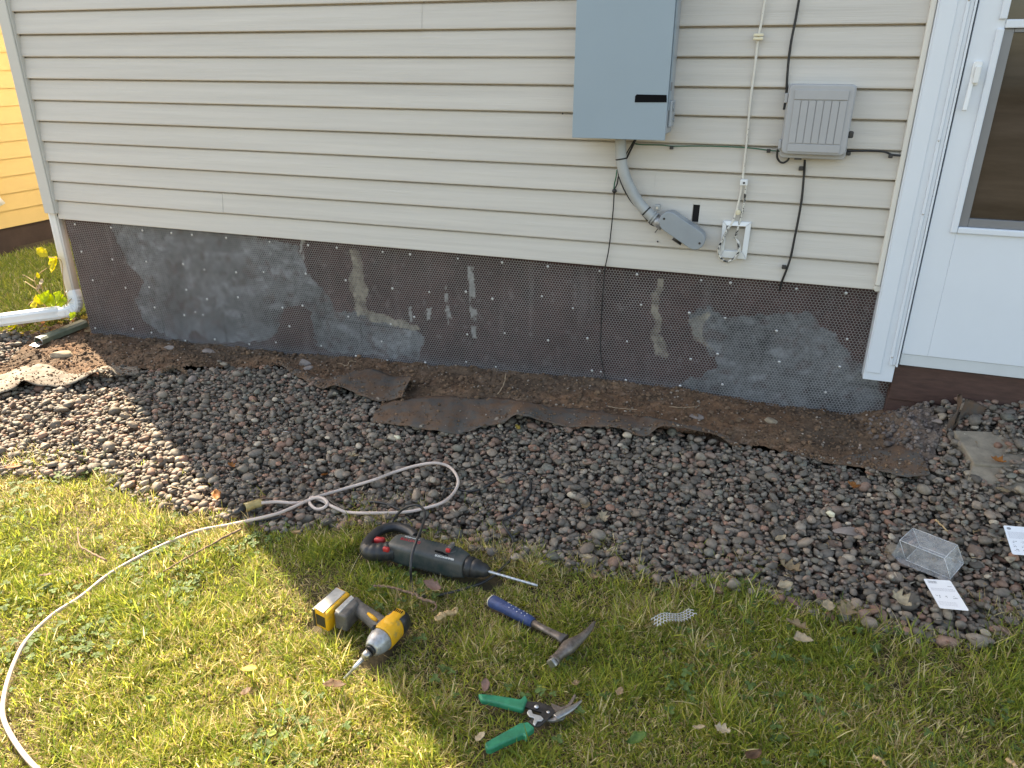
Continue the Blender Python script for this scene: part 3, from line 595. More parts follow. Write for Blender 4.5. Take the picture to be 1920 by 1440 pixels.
for (u, v) in ((1233, 453), (1055, 213)):
    q = onW(u, v, -.002); MB().sphere(q, .0035, 8, 5).build('nail', M['darksteel'], HOUSE)
q0 = onW(1228, 436, .004); q1 = onW(1238, 423, -.02); MB().tube([q0, (q0 + q1) / 2, q1], .0015, 6).build('nail', M['darksteel'], HOUSE)
# ------------------------------------------------------------ cables on the wall
def cable(name, pts, r, m, label, cat='cable', y=-.008, group=None):
    P = [onW(p[0], p[1], p[2] if len(p) > 2 else y) for p in pts]
    root = thing(name, label, cat, P[0], group); MB().tube(smooth_path(P, 8), r, 8).build('strand', m, root); return root
def clip(u, v, root, y=-.012, s=.008, m=None):
    p = onW(u, v, y); b = MB().box((p[0] - s, y - .004, p[2] - s * .9), (p[0] + s, y + .012, p[2] + s * .9)).build('clip', m or M['blacksat'], root, bevel=.002)
    return b
gw = cable('ground_wire', [(1186, 268, -.05), (1200, 271, -.02), (1240, 272), (1262, 274), (1330, 274), (1400, 277), (1442, 282), (1466, 284)], .0022, M['green_wire'], 'thin green wire running from the cabinet to the plastic utility box', 'wire')
clip(1259, 277, gw, s=.007); clip(1441, 283, gw, s=.007)
gd = cable('ground_wire', [(1190, 262, -.05), (1182, 275, -.035), (1174, 290, -.02), (1170, 308, -.015), (1160, 330), (1157, 345), (1152, 358), (1150, 390), (1146, 430), (1141, 470), (1134, 505, -.006), (1132, 530, .008), (1129, 570, .010), (1127, 620, .010), (1126, 660, .010), (1133, 700, .008), (1137, 716, .0)], .0024, M['black'], 'thin dark wire dropping from the conduit down over the wire lath into the soil', 'wire')
MB().tube(smooth_path([onW(u, v, -.012) for u, v in ((1157, 318), (1155, 332), (1152, 345), (1151, 356))], 6), .0026, 8).build('green_sleeve', M['green_wire'], gd)
p = onW(1152, 358, -.013); MB().sphere(p, .0095, 10, 6).build('clip', M['blacksat'], gd)
cb = cable('cable', [(1192, 262, -.06), (1183, 280, -.035), (1173, 300, -.028), (1160, 320, -.028), (1166, 345, -.035), (1180, 372, -.04), (1200, 396, -.045), (1214, 413, -.05), (1222, 421, -.045), (1234, 424, -.03), (1245, 423, -.02)], .0038, M['black'], 'black cable zip tied alongside the curved grey conduit')
bc = cable('cable', [(1503, -40), (1498, 0), (1491, 40), (1484, 75), (1479, 110), (1476, 145), (1474, 180), (1470, 205, -.03)], .0043, M['black'], 'black cable coming down the siding into the top of the utility box')
bl = cable('cable', [(1509, 300, -.02), (1508, 320), (1506, 345), (1503, 375), (1497, 410), (1490, 445), (1483, 480), (1475, 505), (1466, 528, -.002), (1462, 545, .01)], .0043, M['black'], 'black cable leaving the underside of the utility box down to the foundation')
clip(1502, 316, bl, y=-.014); clip(1470, 501, bl, y=-.014)
br = cable('cable', [(1588, 283), (1610, 283), (1640, 283), (1660, 285), (1672, 290), (1690, 292)], .0036, M['black'], 'short black cable from the utility box across to the white casing')
clip(1591, 288, br, y=-.012, s=.007); clip(1670, 293, br, y=-.012, s=.007)
lp = cable('cable', [(1458, 280, -.02), (1457, 294, -.02), (1462, 303, -.02), (1470, 305, -.02), (1478, 299, -.02), (1480, 290, -.02)], .0036, M['black'], 'small black cable loop at the lower left corner of the utility box')
wc = cable('coaxial_cable', [(1440, -40), (1434, 0), (1427, 45), (1422, 68), (1417, 110), (1410, 165), (1406, 200), (1401, 255), (1395, 310), (1392, 340), (1388, 365), (1381, 395), (1374, 415, -.012), (1363, 432, -.018), (1354, 450, -.022), (1347, 465, -.024), (1348, 480, -.024), (1355, 489, -.024), (1366, 491, -.024), (1378, 485, -.024), (1386, 472, -.024), (1386, 460, -.024), (1383, 452, -.02), (1377, 447, -.008)], .0046, M['speckled'], 'cream painted cable running down the siding and looping in front of the white frame')
for c_ in wc.children: c_.data.materials[0] = M['chipped'] if False else M['speckled']
MB().tube(smooth_path([onW(u, v, -.0125) for u, v in ((1399, 344), (1397, 365), (1394, 388), (1388, 412), (1383, 430), (1378, 447))], 8), .0042, 8).build('second_strand', M['chipped'], wc)
MB().tube(smooth_path([onW(u, v, yy) for u, v, yy in ((1367, 424, -.0262), (1356, 447, -.0282), (1348, 464, -.030), (1349, 479, -.030), (1356, 488, -.030), (1366, 490, -.030), (1377, 484, -.030), (1385, 471, -.030), (1384, 455, -.028))], 8), .0040, 8).build('lower_loop', M['chipped'], wc)
p = onW(1422, 69, -.016); MB().box((p[0] - .017, -.024, p[2] + .001), (p[0] + .017, -.008, p[2] + .011)).box((p[0] - .017, -.024, p[2] - .011), (p[0] + .017, -.008, p[2] - .001)).build('clip', M['chipped'] if False else M['cream'], wc, bevel=.003)
p = onW(1395, 342, -.018); MB().box((p[0] - .014, -.026, p[2] - .011), (p[0] + .014, -.006, p[2] + .011)).build('clip', M['white2'], wc, bevel=.003)
p = onW(1395, 343, -.026); MB().tube([(p[0], -.0262, p[2]), (p[0], -.029, p[2])], .004, 8).build('screw', M['darksteel'], wc)
p = onW(1384, 398, -.016); MB().tube([(p[0], -.004, p[2]), (p[0], -.022, p[2])], .0095, 12).tube([(p[0], -.022, p[2]), (p[0], -.026, p[2])], .005, 8).build('clip_button', M['cream'], wc)
# square white trim frame on the siding
FR = thing('wall_frame', 'small white square frame fixed on the siding behind the cable loop', 'frame', onW(1378, 450, -.01))
fo_ = [onW(u, v, -.012) for u, v in ((1355, 414), (1409, 417), (1399, 487), (1349, 482))]; fi_ = [onW(u, v, -.018) for u, v in ((1362, 423), (1398, 425), (1391, 472), (1357, 470))]
for i in range(4):
    j = (i + 1) % 4; a, b, c, d = fo_[i], fo_[j], fi_[j], fi_[i]
    q = [np.array(a), np.array(b), np.array(c), np.array(d)]
    cen = sum(q) / 4; q = [cen + (p - cen) * .985 for p in q]
    MB().add(q + [np.array((p[0], .004, p[2])) for p in q], [(0, 1, 2, 3), (0, 4, 5, 1), (1, 5, 6, 2), (2, 6, 7, 3), (3, 7, 4, 0)]).build('frame_rail', M['white2'], FR, bevel=.0015)
# utility box
TB = thing('utility_box', 'light grey ribbed plastic utility box on the siding beside the door', 'utility box', (.08, -.04, 1.33))
bx0, bz0, bx1, bz1 = -.026, 1.098, .190, 1.345
MB().prism(rrect(bx0 - .004, bz0 - .004, bx1 + .004, bz1, .014), -.052, -.001).build('back_shell', M['tele'], TB, bevel=.004)
lid = MB().prism(rrect(bx0, bz0 + .012, bx1, bz1, .020), -.080, -.0525).build('lid', M['tele'], TB, bevel=.006, seg=3)
rb = MB().box((bx0 + .020, -.0850, bz1 - .050), (bx1 - .020, -.0805, bz1 - .018)).box((bx0 + .020, -.0850, bz0 + .022), (bx1 - .020, -.0805, bz0 + .048))
x = bx0 + .020; wd = (bx1 - bx0 - .040) / 7
for i in range(7): rb.box((x + i * wd + .0012, -.0836, bz0 + .051), (x + (i + 1) * wd - .0012, -.0804, bz1 - .053))
rb.build('lid_ribs', M['tele'], lid, bevel=.0012)
for z in (bz1 - .045, bz0 + .045): MB().box((bx0 - .012, -.070, z - .018), (bx0 - .0005, -.030, z + .014)).build('hinge', M['tele'], TB, bevel=.003)
MB().box((bx1 + .0005, -.062, bz0 + .072), (bx1 + .018, -.03, bz0 + .094)).build('latch', M['blacksat'], TB, bevel=.004)
MB().box((bx0 + .05, -.048, bz0 - .0095), (bx0 + .075, -.02, bz0 - .0045)).build('entry_gland', M['blacksat'], TB)

# ------------------------------------------------------------ downspout, neighbour house
DS = thing('downspout', 'white corrugated downspout turning out at the left corner of the house', 'downspout', (-3.85, .06, 0))
def ribbed(path, w_, h_, name, parent, mt, flute=.0035):
    P = [np.asarray(p, float) for p in path]; n = 40; vs = []; k = len(P); prev = None
    for i in range(k):
        t = P[min(i + 1, k - 1)] - P[max(i - 1, 0)]; t /= np.linalg.norm(t); side = np.array([.35, -.93, 0.]); side -= t * (side @ t); side /= np.linalg.norm(side); up_ = np.cross(t, side)
        for j in range(n):
            a = 2 * math.pi * j / n; c, q = math.cos(a), math.sin(a)
            r = 1 - flute / .035 * (.5 + .5 * math.cos(a * 10))
            vs.append(P[i] + side * w_ * r * math.copysign(abs(c) ** .55, c) + up_ * h_ * r * math.copysign(abs(q) ** .55, q))
    fs = [(i * n + j, i * n + (j + 1) % n, (i + 1) * n + (j + 1) % n, (i + 1) * n + j) for i in range(k - 1) for j in range(n)]
    b = MB().add(vs, fs, True); b.f += [tuple(range(n)), tuple((k - 1) * n + j for j in range(n))]; b.sm += [False, False]
    return b.build(name, mt, parent)
YD = .045
top_ = onW(104, 400, YD); el0 = onW(137, 545, YD); elc = onW(146, 578, YD)
ribbed([(top_[0] - .03, YD, 4.5), (top_[0] - .02, YD, 1.2), (top_[0], YD, top_[2]), (el0[0], YD, el0[2])], .037, .028, 'pipe', DS, M['white2'])
e1 = onW(141, 560, YD - .01); e2 = onW(140, 575, YD - .03); e3 = onW(128, 583, YD - .06)
ep = smooth_path([(el0[0], YD, el0[2]), e1, e2, e3, onW(112, 586, YD - .08)], 6)
vs = []
el = ribbed(ep, .038, .031, 'elbow', DS, M['white2'], .002)
rib = MB()
for i in range(5, len(ep) - 4, 2):
    t = ep[i + 1] - ep[i - 1]; t /= np.linalg.norm(t); rib.tube([ep[i] - t * .0022, ep[i] + t * .0022], .0395, 22)
rib.build('elbow_ribs', M['white2'], el)
ribbed([onW(116, 585, YD - .075), onW(60, 592, -.09), onW(0, 600, -.16), onW(-80, 612, -.26)], .040, .036, 'outlet_run', DS, M['white2'], .004)
NH = thing('neighbour_house', 'yellow lap sided neighbour house seen past the left corner', 'house', (-8, 4, 0))
ys_ = MB(); NX = -6.0; R0 = .149; RC = .1335
for k_ in range(17):
    z = R0 + k_ * RC; ys_.add([(NX - .016, 1.33, z), (NX - .016, 7, z), (NX, 1.33, z), (NX, 7, z), (NX - .014, 1.33, z + RC), (NX - .014, 7, z + RC)], [(0, 1, 3, 2), (2, 3, 5, 4)])
ys_.build('siding', M['yellow_siding'], NH, fix=False)
MB().box((-11, 1.33, .145), (-6.017, 7, 2.45)).build('wall_core', M['yellow_siding'], NH)
MB().box((-10.95, 1.26, -.4), (-6.022, 6.95, .144)).build('foundation', M['brown_base'], NH)
nr = MB(); nr.add([(-11.1, 1.33, 2.47), (-5.9, 1.33, 2.47), (-8.5, 4.1, 4.2), (-11.1, 7.2, 2.47), (-5.9, 7.2, 2.47), (-8.5, 4.3, 4.2)], [(0, 1, 2), (3, 5, 4), (0, 2, 5, 3), (1, 4, 5, 2), (0, 3, 4, 1)]); nr.build('roof', M['roof'], NH)  # unseen roof, shaped with low eave and set-back ridge to let sun past
dq = onX(-2, 385, -5.93); MB().tube([(dq[0], dq[1] - .02, 2.4), (dq[0], dq[1] - .02, dq[2] + .06), (dq[0] + .02, dq[1], dq[2])], .04, 14).build('downspout', M['white2'], NH)

# ------------------------------------------------------------ fabric flaps, pavers, stones
FLAPS = []
def flap(name, outer, inner, label, m, lift=.02, group=None, cols=90, rows=12, sag=.006, seed=0):
    def resamp(px, hs):
        P = smooth_path([onT(u, v, h) for (u, v), h in zip(px, hs)], 10); d = np.cumsum([0] + [np.linalg.norm(P[i + 1] - P[i]) for i in range(len(P) - 1)]); P = np.array(P)
        s = np.linspace(0, d[-1], cols); return np.stack([np.interp(s, d, P[:, k]) for k in range(3)], -1)
    oh = [p[2] if len(p) > 2 else lift for p in outer]; ih = [p[2] if len(p) > 2 else .006 for p in inner]
    O = resamp([p[:2] for p in outer], oh); I_ = resamp([p[:2] for p in inner], ih)
    R = []
    for r in range(rows):
        t = r / (rows - 1); row = O * t + I_ * (1 - t)
        z = row[:, 2] + .010 * np.sin(math.pi * t) + sag * 2.6 * fbm(row[:, 0] * 16 + seed, row[:, 1] * 16, 4) + .012 * fbm(row[:, 0] * 40 + seed, row[:, 1] * 25, 4)
        zmin = np.array([top(a, b) for a, b in row[:, :2]]) + .004
        R.append(np.stack([row[:, 0], row[:, 1], np.maximum(z, zmin)], -1))
    FLAPS.append(R); o = MB().sheet(R, .0022).build(name, m)
    return tag(o, label, 'landscape fabric', group)
LFG = 'landscape fabric flaps'
flap('landscape_fabric', [(-70, 752), (0, 737, .03), (25, 727, .035), (42, 715, .05), (65, 721, .035), (100, 724, .02), (130, 722, .025), (160, 706, .05), (198, 692, .06), (226, 705, .04), (262, 702, .02)], [(-70, 700), (0, 702), (35, 690), (65, 684, .02), (92, 683, .02), (112, 694), (138, 702), (160, 700), (196, 687, .05), (222, 688), (258, 688)], 'pale sunlit strip of landscape fabric with a ragged edge at far left', M['fabric_pale'], .03, LFG, seed=3)
flap('landscape_fabric', [(303, 699, .01), (318, 694, .03), (330, 692, .035), (342, 699, .015), (352, 705, .01)], [(306, 694), (318, 690), (330, 688), (340, 691), (350, 698)], 'tiny curled corner of landscape fabric poking out of the soil edge', M['fabric'], .02, LFG, cols=24, rows=5, seed=4)
flap('landscape_fabric', [(523, 682), (555, 703, .02), (598, 725, .02), (625, 722, .045), (650, 729, .04), (680, 742, .025), (710, 752, .01), (738, 748, .012), (754, 744, .03)], [(527, 678), (575, 698), (612, 712), (650, 700), (690, 692, .02), (715, 697, .02), (740, 704, .01), (760, 704, .02), (775, 706, .055)], 'dark folded flap of landscape fabric dusted with soil, ending in a lifted corner', M['fabric'], .02, LFG, seed=5)
flap('landscape_fabric', [(698, 791, .012), (760, 797, .025), (830, 808, .015), (860, 812, .012), (905, 800, .02), (945, 792, .025), (962, 779, .065), (985, 780, .065), (1030, 793, .03), (1080, 800, .03), (1150, 800, .035), (1195, 816, .015), (1215, 818, .012), (1240, 800, .075), (1290, 802, .06), (1340, 815, .03), (1382, 838, .01)], [(704, 768), (740, 752), (830, 741), (880, 745), (940, 745), (985, 752, .03), (1050, 765), (1100, 768), (1150, 775), (1200, 780), (1240, 786, .04), (1290, 797, .03), (1340, 810), (1390, 842)], 'longest brown grey strip of landscape fabric with a wavy lifted edge', M['fabric'], .02, LFG, cols=130, rows=12, seed=6)
flap('landscape_fabric', [(1482, 853), (1520, 858), (1560, 869), (1620, 876, .02), (1660, 885, .03), (1700, 893, .03), (1745, 889, .012)], [(1490, 848), (1520, 853), (1560, 858), (1612, 850), (1650, 842), (1684, 834, .015), (1716, 840)], 'flat triangular flap of grey landscape fabric at the right end of the trench', M['fabric'], .015, LFG, seed=7)
# earth caught on the fabric
k = 2600; fp = []
for Rg in FLAPS:
    na, nb = len(Rg), len(Rg[0])
    for i in range(k // len(FLAPS)):
        a_ = int((1 - abs(RNG.normal(0, .38))) * (na - 1)); b2 = RNG.integers(0, nb - 1)
        if 0 <= a_ < na - 1: t1, t2 = RNG.random(2); fp.append(Rg[a_][b2] * (1 - t1) * (1 - t2) + Rg[a_][b2 + 1] * t1 * (1 - t2) + Rg[a_ + 1][b2] * (1 - t1) * t2 + Rg[a_ + 1][b2 + 1] * t1 * t2)
fp = np.array(fp); k = len(fp); fz_ = np.clip(RNG.lognormal(math.log(.0032), .5, k), .0012, .010); fp[:, 2] += fz_ * .3
fc = np.array((.145, .088, .052)) * RNG.uniform(.6, 1.6, (k, 1)); pl_ = RNG.random(k) < .12; fc[pl_] = np.array((.30, .25, .2)) * RNG.uniform(.6, 1.2, (pl_.sum(), 1))
tag(scatter_stones('fabric_dirt', fp, fz_, RNG.uniform(0, 6, k), RNG.uniform(0, .5, k), RNG.uniform(0, 6, k), np.stack([np.ones(k), RNG.uniform(.6, 1, k), RNG.uniform(.4, .9, k)], -1), fc, M['soil'], sub=1, seed=8), 'loose earth caught on the landscape fabric', 'soil', kind='stuff')
# upright flap
b_ = [onT(u, v) for u, v in ((1728, 829), (1752, 830), (1772, 826), (1785, 810), (1790, 790), (1797, 775))]
hh = [.008, .02, .035, .07, .11, .075]; bb = smooth_path(b_, 6); hs = np.interp(np.linspace(0, 1, len(bb)), np.linspace(0, 1, 6), hh)
rows_ = [[(p[0] - .012 * t * math.sin(i * .5), p[1] + .02 * t, p[2] - .01 + t * hs[i]) for i, p in enumerate(bb)] for t in np.linspace(0, 1, 7)]
uf = MB().sheet(rows_, .002)
g0 = onT(1789, 803); g1 = onT(1836, 782)
uf.sheet([[tuple(g0 * (1 - t) + g1 * t + np.array((.02 * q, .03 * q + .012 * math.sin(t * 5), (.115 * (1 - t) + .045 * t) * q - .008))) for t in np.linspace(0, 1, 9)] for q in np.linspace(0, 1, 7)], .002)
tag(uf.build('landscape_fabric', M['fabric']), 'upright curled piece of landscape fabric standing next to the concrete paver', 'landscape fabric', LFG)
def slab(px, h, down, label, m=None):
    pts = [onG(u, v, hh_) for (u, v), hh_ in zip(px, h)]; pts = [np.array(p) for p in pts]
    return tag(MB().quadprism(pts, down).build('paver', m or M['concrete'], bevel=.006, seg=3), label, 'paver')
slab([(1787, 806), (1826, 868), (1955, 880), (1900, 810)], (.028, .028, .004, .0), .10, 'tan concrete paver half buried in gravel beside the upright fabric')
slab([(1823, 871), (1813, 900), (1940, 925), (1955, 884)], (.016, .014, -.002, .0), .08, 'lower tan concrete paver nearer the lawn, partly covered by pebbles')
_sv, _sf = ico(3)
def rock(px, size, label, m, name='stone', asp=(1, .6, .35), yaw=0, seed=0, group=None, sink=.2):
    rng = np.random.default_rng(seed + 50); s = _sv.copy()
    for k in range(11):
        n_ = rng.normal(size=3); n_ /= np.linalg.norm(n_); h = rng.uniform(.45, .85); d = s @ n_; s = s - np.outer(np.clip(d - h, 0, None) * .95, n_)
    s = s * (1 + .06 * rng.normal(size=(len(s), 1)) * .4) * np.array(asp) * size; c, q = math.cos(yaw), math.sin(yaw); s = s @ np.array([[c, q, 0], [-q, c, 0], [0, 0, 1]])
    p = onT(*px); s = s + np.array((p[0], p[1], p[2] + size * asp[2] * (1 - 2 * sink) * .6)); b = MB().add(s, _sf.tolist(), True)
    return tag(b.build(name, m, fix=False), label, 'stone', group)
rock((117, 668), .075, 'long flat sunlit stone lying on the soil near the old drain piece', M['sunstone'], asp=(1, .5, .28), yaw=.5, seed=1)
rock((570, 683), .045, 'pale angular stone on the soil above the folded fabric flap', M['stone'], asp=(1, .7, .45), seed=2)
rock((578, 692), .030, 'smaller pinkish stone leaning against the pale angular stone', M['stone'], asp=(1, .7, .4), yaw=1, seed=3)
rock((318, 655), .035, 'reddish triangular stone on the shaded soil left of centre', M['stone'], asp=(1, .6, .5), seed=4)
rock((392, 660), .055, 'flat grey pink stone pressed into the soil close to the wall', M['stone'], asp=(1, .5, .2), seed=5, yaw=-.2)
rock((362, 712), .045, 'elongated brown stone at the border of soil and pebbles', M['stone'], asp=(1, .45, .3), yaw=-1.1, seed=6)
rock((1445, 791), .030, 'buff coloured stone on the red soil of the trench', M['sunstone'], asp=(1, .7, .5), yaw=-.4, seed=7)
rock((1303, 782), .040, 'half sunk brown stone on the red soil left of the buff one', M['stone'], asp=(1, .5, .3), seed=8, sink=.35)
rock((1758, 793), .022, 'rough grey stone lodged by the upright fabric', M['stone'], asp=(1, .8, .6), seed=9)
rock((745, 821), .018, 'cream white pebble among dark gravel under the fabric strip', M['cream'], name='pebble', asp=(1, .8, .6), seed=10)
rock((535, 814), .017, 'round pale grey pebble on the gravel left of centre', M['dots'], name='pebble', asp=(1, .85, .5), seed=11)
rock((1590, 1002), .050, 'big flat grey stone at the right part of the gravel bed', M['stone'], asp=(1, .55, .35), yaw=.3, seed=12)
rock((1557, 965), .022, 'whitish oval pebble on the right part of the gravel', M['cream'], name='pebble', asp=(1, .7, .5), seed=13)
# old drain piece
a = onT(72, 640, .025); b = onT(158, 606, .035); OP = thing('drain_piece', 'old dark green metal drain piece lying by the foundation corner', 'pipe', a)
d_ = (np.array(b) - a); d_ /= np.linalg.norm(d_); sd_ = np.cross((0, 0, 1), d_); sd_ /= np.linalg.norm(sd_)
prof = [(-.036, -.012), (-.034, .012), (-.018, .022), (.018, .022), (.034, .012), (.036, -.012)]
ch = MB(); N_ = 10; vs = []
for i in range(N_ + 1):
    c_ = a + (np.array(b) - a) * i / N_
    for (s_, z_) in prof: vs.append(c_ + sd_ * s_ + np.array((0, 0, z_)))
    for (s_, z_) in prof[::-1]: vs.append(c_ + sd_ * s_ * .93 + np.array((0, 0, z_ - .003)))
q = 12; ch.add(vs, [(i * q + j, i * q + (j + 1) % q, (i + 1) * q + (j + 1) % q, (i + 1) * q + j) for i in range(N_) for j in range(q)] + [tuple(range(q)), tuple(N_ * q + j for j in range(q))])
ch.build('channel', M['oldmetal'], OP)
MB().add([a + sd_ * -.034 + np.array((0, 0, -.012)), a + sd_ * .034 + np.array((0, 0, -.012)), a + sd_ * .030 - d_ * .035 + np.array((0, 0, -.014)), a - sd_ * .030 - d_ * .035 + np.array((0, 0, -.014)), a + sd_ * -.034 + np.array((0, 0, -.014)), a + sd_ * .034 + np.array((0, 0, -.014)), a + sd_ * .030 - d_ * .035 + np.array((0, 0, -.016)), a - sd_ * .030 - d_ * .035 + np.array((0, 0, -.016))], [(0, 1, 2, 3), (7, 6, 5, 4), (0, 3, 7, 4), (1, 5, 6, 2), (3, 2, 6, 7)]).build('end_tab', M['zinc'], OP)
lipb = MB().tube([a + sd_ * -.036, a + sd_ * -.034 + np.array((0, 0, .012)), a + sd_ * -.018 + np.array((0, 0, .022)), a + sd_ * .018 + np.array((0, 0, .022)), a + sd_ * .036], .003, 6); lipb.build('rim', M['zinc'], OP)

# ------------------------------------------------------------ tools on the lawn
def tool_frame(p0, p1, h0, h1):
    a = onG(*p0, h0); b = onG(*p1, h1); a[2] = float(G(a[0], a[1])) + .010; b[2] = float(G(b[0], b[1])) + .010
    return frame(a, b), float(np.linalg.norm(b - a))
def lc(m, u, v, h=0): return np.array(m.inverted() @ Vector(tuple(onG(u, v, h + .010))))
# rotary hammer
m, L = tool_frame((738, 1031), (917, 1079), .036, .030); s = L / .36
RH = thing('rotary_hammer', 'dark green corded rotary hammer lying on its side with drill bit', 'rotary hammer', m)
secs = [(-.004, 0, .036, .020, .022), (0, 0, .036, .030, .031), (.012, 0, .037, .036, .034), (.06, 0, .038, .041, .036), (.10, 0, .038, .041, .036)]
for i in range(13): secs += [(.104 + i * .0115, 0, .037, .041, .0365), (.108 + i * .0115, 0, .037, .0375, .0345)]
secs += [(.262, 0, .036, .034, .032), (.272, 0, .035, .031, .030), (.280, 0, .034, .029, .029)]
body = MB().loft([(x * s, cy, cz, ry, rz) for x, cy, cz, ry, rz in secs], 32, 4.6).build('body', M['hammergreen'], RH, local=True)
MB().loft([(.2805 * s, 0, .034, .028, .028), (.284 * s, 0, .034, .031, .031), (.300 * s, 0, .034, .031, .031), (.302 * s, 0, .034, .026, .026), (.306 * s, 0, .034, .026, .026), (.308 * s, 0, .034, .029, .029), (.325 * s, 0, .034, .026, .026), (.327 * s, 0, .034, .022, .022), (.346 * s, 0, .034, .0205, .0205), (.360 * s, 0, .034, .013, .013)], 24, 2.0).build('chuck', M['blacksat'], RH, local=True)
bt = lc(m, 1008, 1098, .012); b0 = np.array((.355 * s, 0, .034)); N_ = 60; bp = [b0 + (bt - b0) * i / N_ for i in range(N_ + 1)]
MB().tube(bp, [.0046 if i < 8 or i % 6 < 4 else .0034 for i in range(N_ + 1)], 8).build('drill_bit', M['zinc'], RH, local=True)
hp = [lc(m, u, v, .036) for u, v in ((738, 1032), (722, 1034), (702, 1035), (690, 1032), (688, 1024), (695, 1012), (707, 999), (722, 991), (742, 988), (758, 992), (772, 999), (781, 1008))]
hp = smooth_path(hp, 6); k = len(hp); rr = np.interp(np.linspace(0, 1, k), [0, .12, .25, .36, .5, .65, .8, 1], [.030, .028, .025, .021, .017, .016, .016, .017])
rr = rr * (1 + .035 * np.sign(np.sin(np.arange(k) * 1.6)) * (np.arange(k) < k * .3))
MB().tube(hp, rr, 16).build('handle', M['blacksat'], RH, local=True)
q = lc(m, 711, 1014, .046); MB().loft([(q[0] - .016, q[1], q[2], .005, .006), (q[0] - .012, q[1], q[2], .010, .010), (q[0] + .012, q[1] + .003, q[2], .010, .011), (q[0] + .018, q[1] + .004, q[2], .006, .007)], 14, 3).build('trigger', M['red'], RH, local=True)
q = lc(m, 724, 1029, .064); MB().loft([(q[0] - .009, q[1], q[2] - .002, .006, .008), (q[0] + .009, q[1], q[2] - .002, .006, .008)], 12, 4).build('lock_button', M['red'], RH, local=True, bevel=.002)
q = lc(m, 846, 1031, .072); kn = MB().tube([(q[0], q[1], .068), (q[0], q[1], .077)], .019, 20).build('selector_dial', M['hammergreen'], RH, local=True, bevel=.002)
MB().box((q[0] - .006, q[1] - .014, .0775), (q[0] + .006, q[1] + .018, .090)).build('dial_lever', M['toolgrey'], kn, local=True, bevel=.003)
MB().box((q[0] - .0065, q[1] - .024, .0775), (q[0] + .0065, q[1] - .0145, .088)).build('dial_tip', M['red'], kn, local=True, bevel=.002)
q0 = lc(m, 816, 1033, .074); q1 = lc(m, 842, 1044, .068); MB().tube([q0, (q0 + q1) / 2 + np.array((0, 0, .003)), q1], [.003, .004, .003], 8).build('slot', M['sticker'], RH, local=True)
q = lc(m, 770, 1012, .076); lettering('BULLDOG', .015, Matrix.Translation((q[0], q[1] - .002, .0741)), M['redtext'], RH)
lettering('ROTARY HAMMER', .0062, Matrix.Translation((q[0] - .002, q[1] + .012, .0741)), M['whitetext'], RH)
q = lc(m, 834, 1047, .066); lettering('BOSCHHAMMER', .0085, Matrix.Translation((q[0], q[1] - .002, .0705)) @ Matrix.Rotation(math.radians(38), 4, 'X'), M['whitetext'], RH)
def gpath(lst, fn=top): return smooth_path([onG(u, v, h, fn) for u, v, h in lst], 8)
ck = [(440, 962, .012), (430, 968, .006), (433, 975, .006), (450, 978, .005), (480, 977, .005), (530, 968, .004), (580, 951, .004), (612, 938, .010), (630, 947, .008), (647, 957, .006), (670, 945, .008), (697, 941, .008), (725, 945, .006), (755, 957, .004), (790, 958, .003), (812, 950, .004), (828, 935, .006), (837, 917, .008), (858, 918, .006), (880, 921, .006), (905, 915, .008), (940, 896, .008), (968, 886, .004), (992, 896, .002), (994, 922, .005), (983, 940, .006), (968, 962, .006), (946, 974, .012), (943, 982, .016), (951, 995, .012), (962, 1014, .012), (960, 1043, .010), (942, 1065, .008), (905, 1092, .006), (840, 1112, .004), (795, 1118, .004), (777, 1110, .010), (772, 1092, .022), (770, 1066, .070), (773, 1038, .102), (781, 1014, .120), (791, 988, .128), (797, 966, .118), (793, 954, .105), (780, 947, .096), (762, 951, .082), (747, 962, .068), (737, 976, .054), (733, 986, .044)]
pc_ = MB().tube(gpath(ck), .0043, 8).build('power_cord', M['blacksat'], RH)
MB().tube([onT(458, 952, .016), onT(450, 957, .016), onT(443, 961, .014), onT(438, 964, .012)], [.0135, .0135, .011, .006], 12).build('plug', M['blacksat'], pc_)
# extension cord
EC = thing('extension_cord', 'pale pinkish white extension cord looping from the lawn across the gravel', 'extension cord', onT(300, 1022))
ek = [(110, 1478), (68, 1440), (40, 1408), (15, 1368), (5, 1335), (11, 1290), (28, 1240), (52, 1198), (100, 1152), (150, 1120), (200, 1080), (250, 1050), (310, 1020), (370, 996), (430, 984), (470, 975), (520, 963), (560, 946), (590, 933), (640, 918), (700, 900), (740, 885), (780, 873), (815, 868), (840, 874), (854, 888), (859, 905), (850, 925), (830, 942), (800, 952), (760, 960), (700, 962), (655, 961), (640, 957), (622, 949), (612, 943), (602, 938)]
ep_ = [(u, v, .012 if u < 480 and v > 960 else .008) for u, v in ek] + [(592, 935, .004), (584, 932, .006), (580, 939, .008), (583, 947, .008), (592, 954, .008), (602, 954, .010), (610, 950, .016), (614, 943, .020), (608, 936, .020), (598, 933, .018), (585, 935, .016), (572, 941, .008), (548, 943, .006), (519, 941, .008), (490, 943, .014)]
MB().tube(gpath(ep_, topmax), .0056, 10).build('cord', M['cord'], EC)
cn = MB().tube([onT(u, v, .017) for u, v in ((493, 942), (488, 943), (478, 945.5), (468, 949), (459, 952))], [.009, .0145, .0155, .0160, .0165], 12).build('connector', M['amber'], EC)
MB().tube([onT(u, v, .017) for u, v in ((486, 943.5), (470, 948), (462, 951))], [.006, .0085, .009], 8).build('connector_core', M['palebark'], cn)
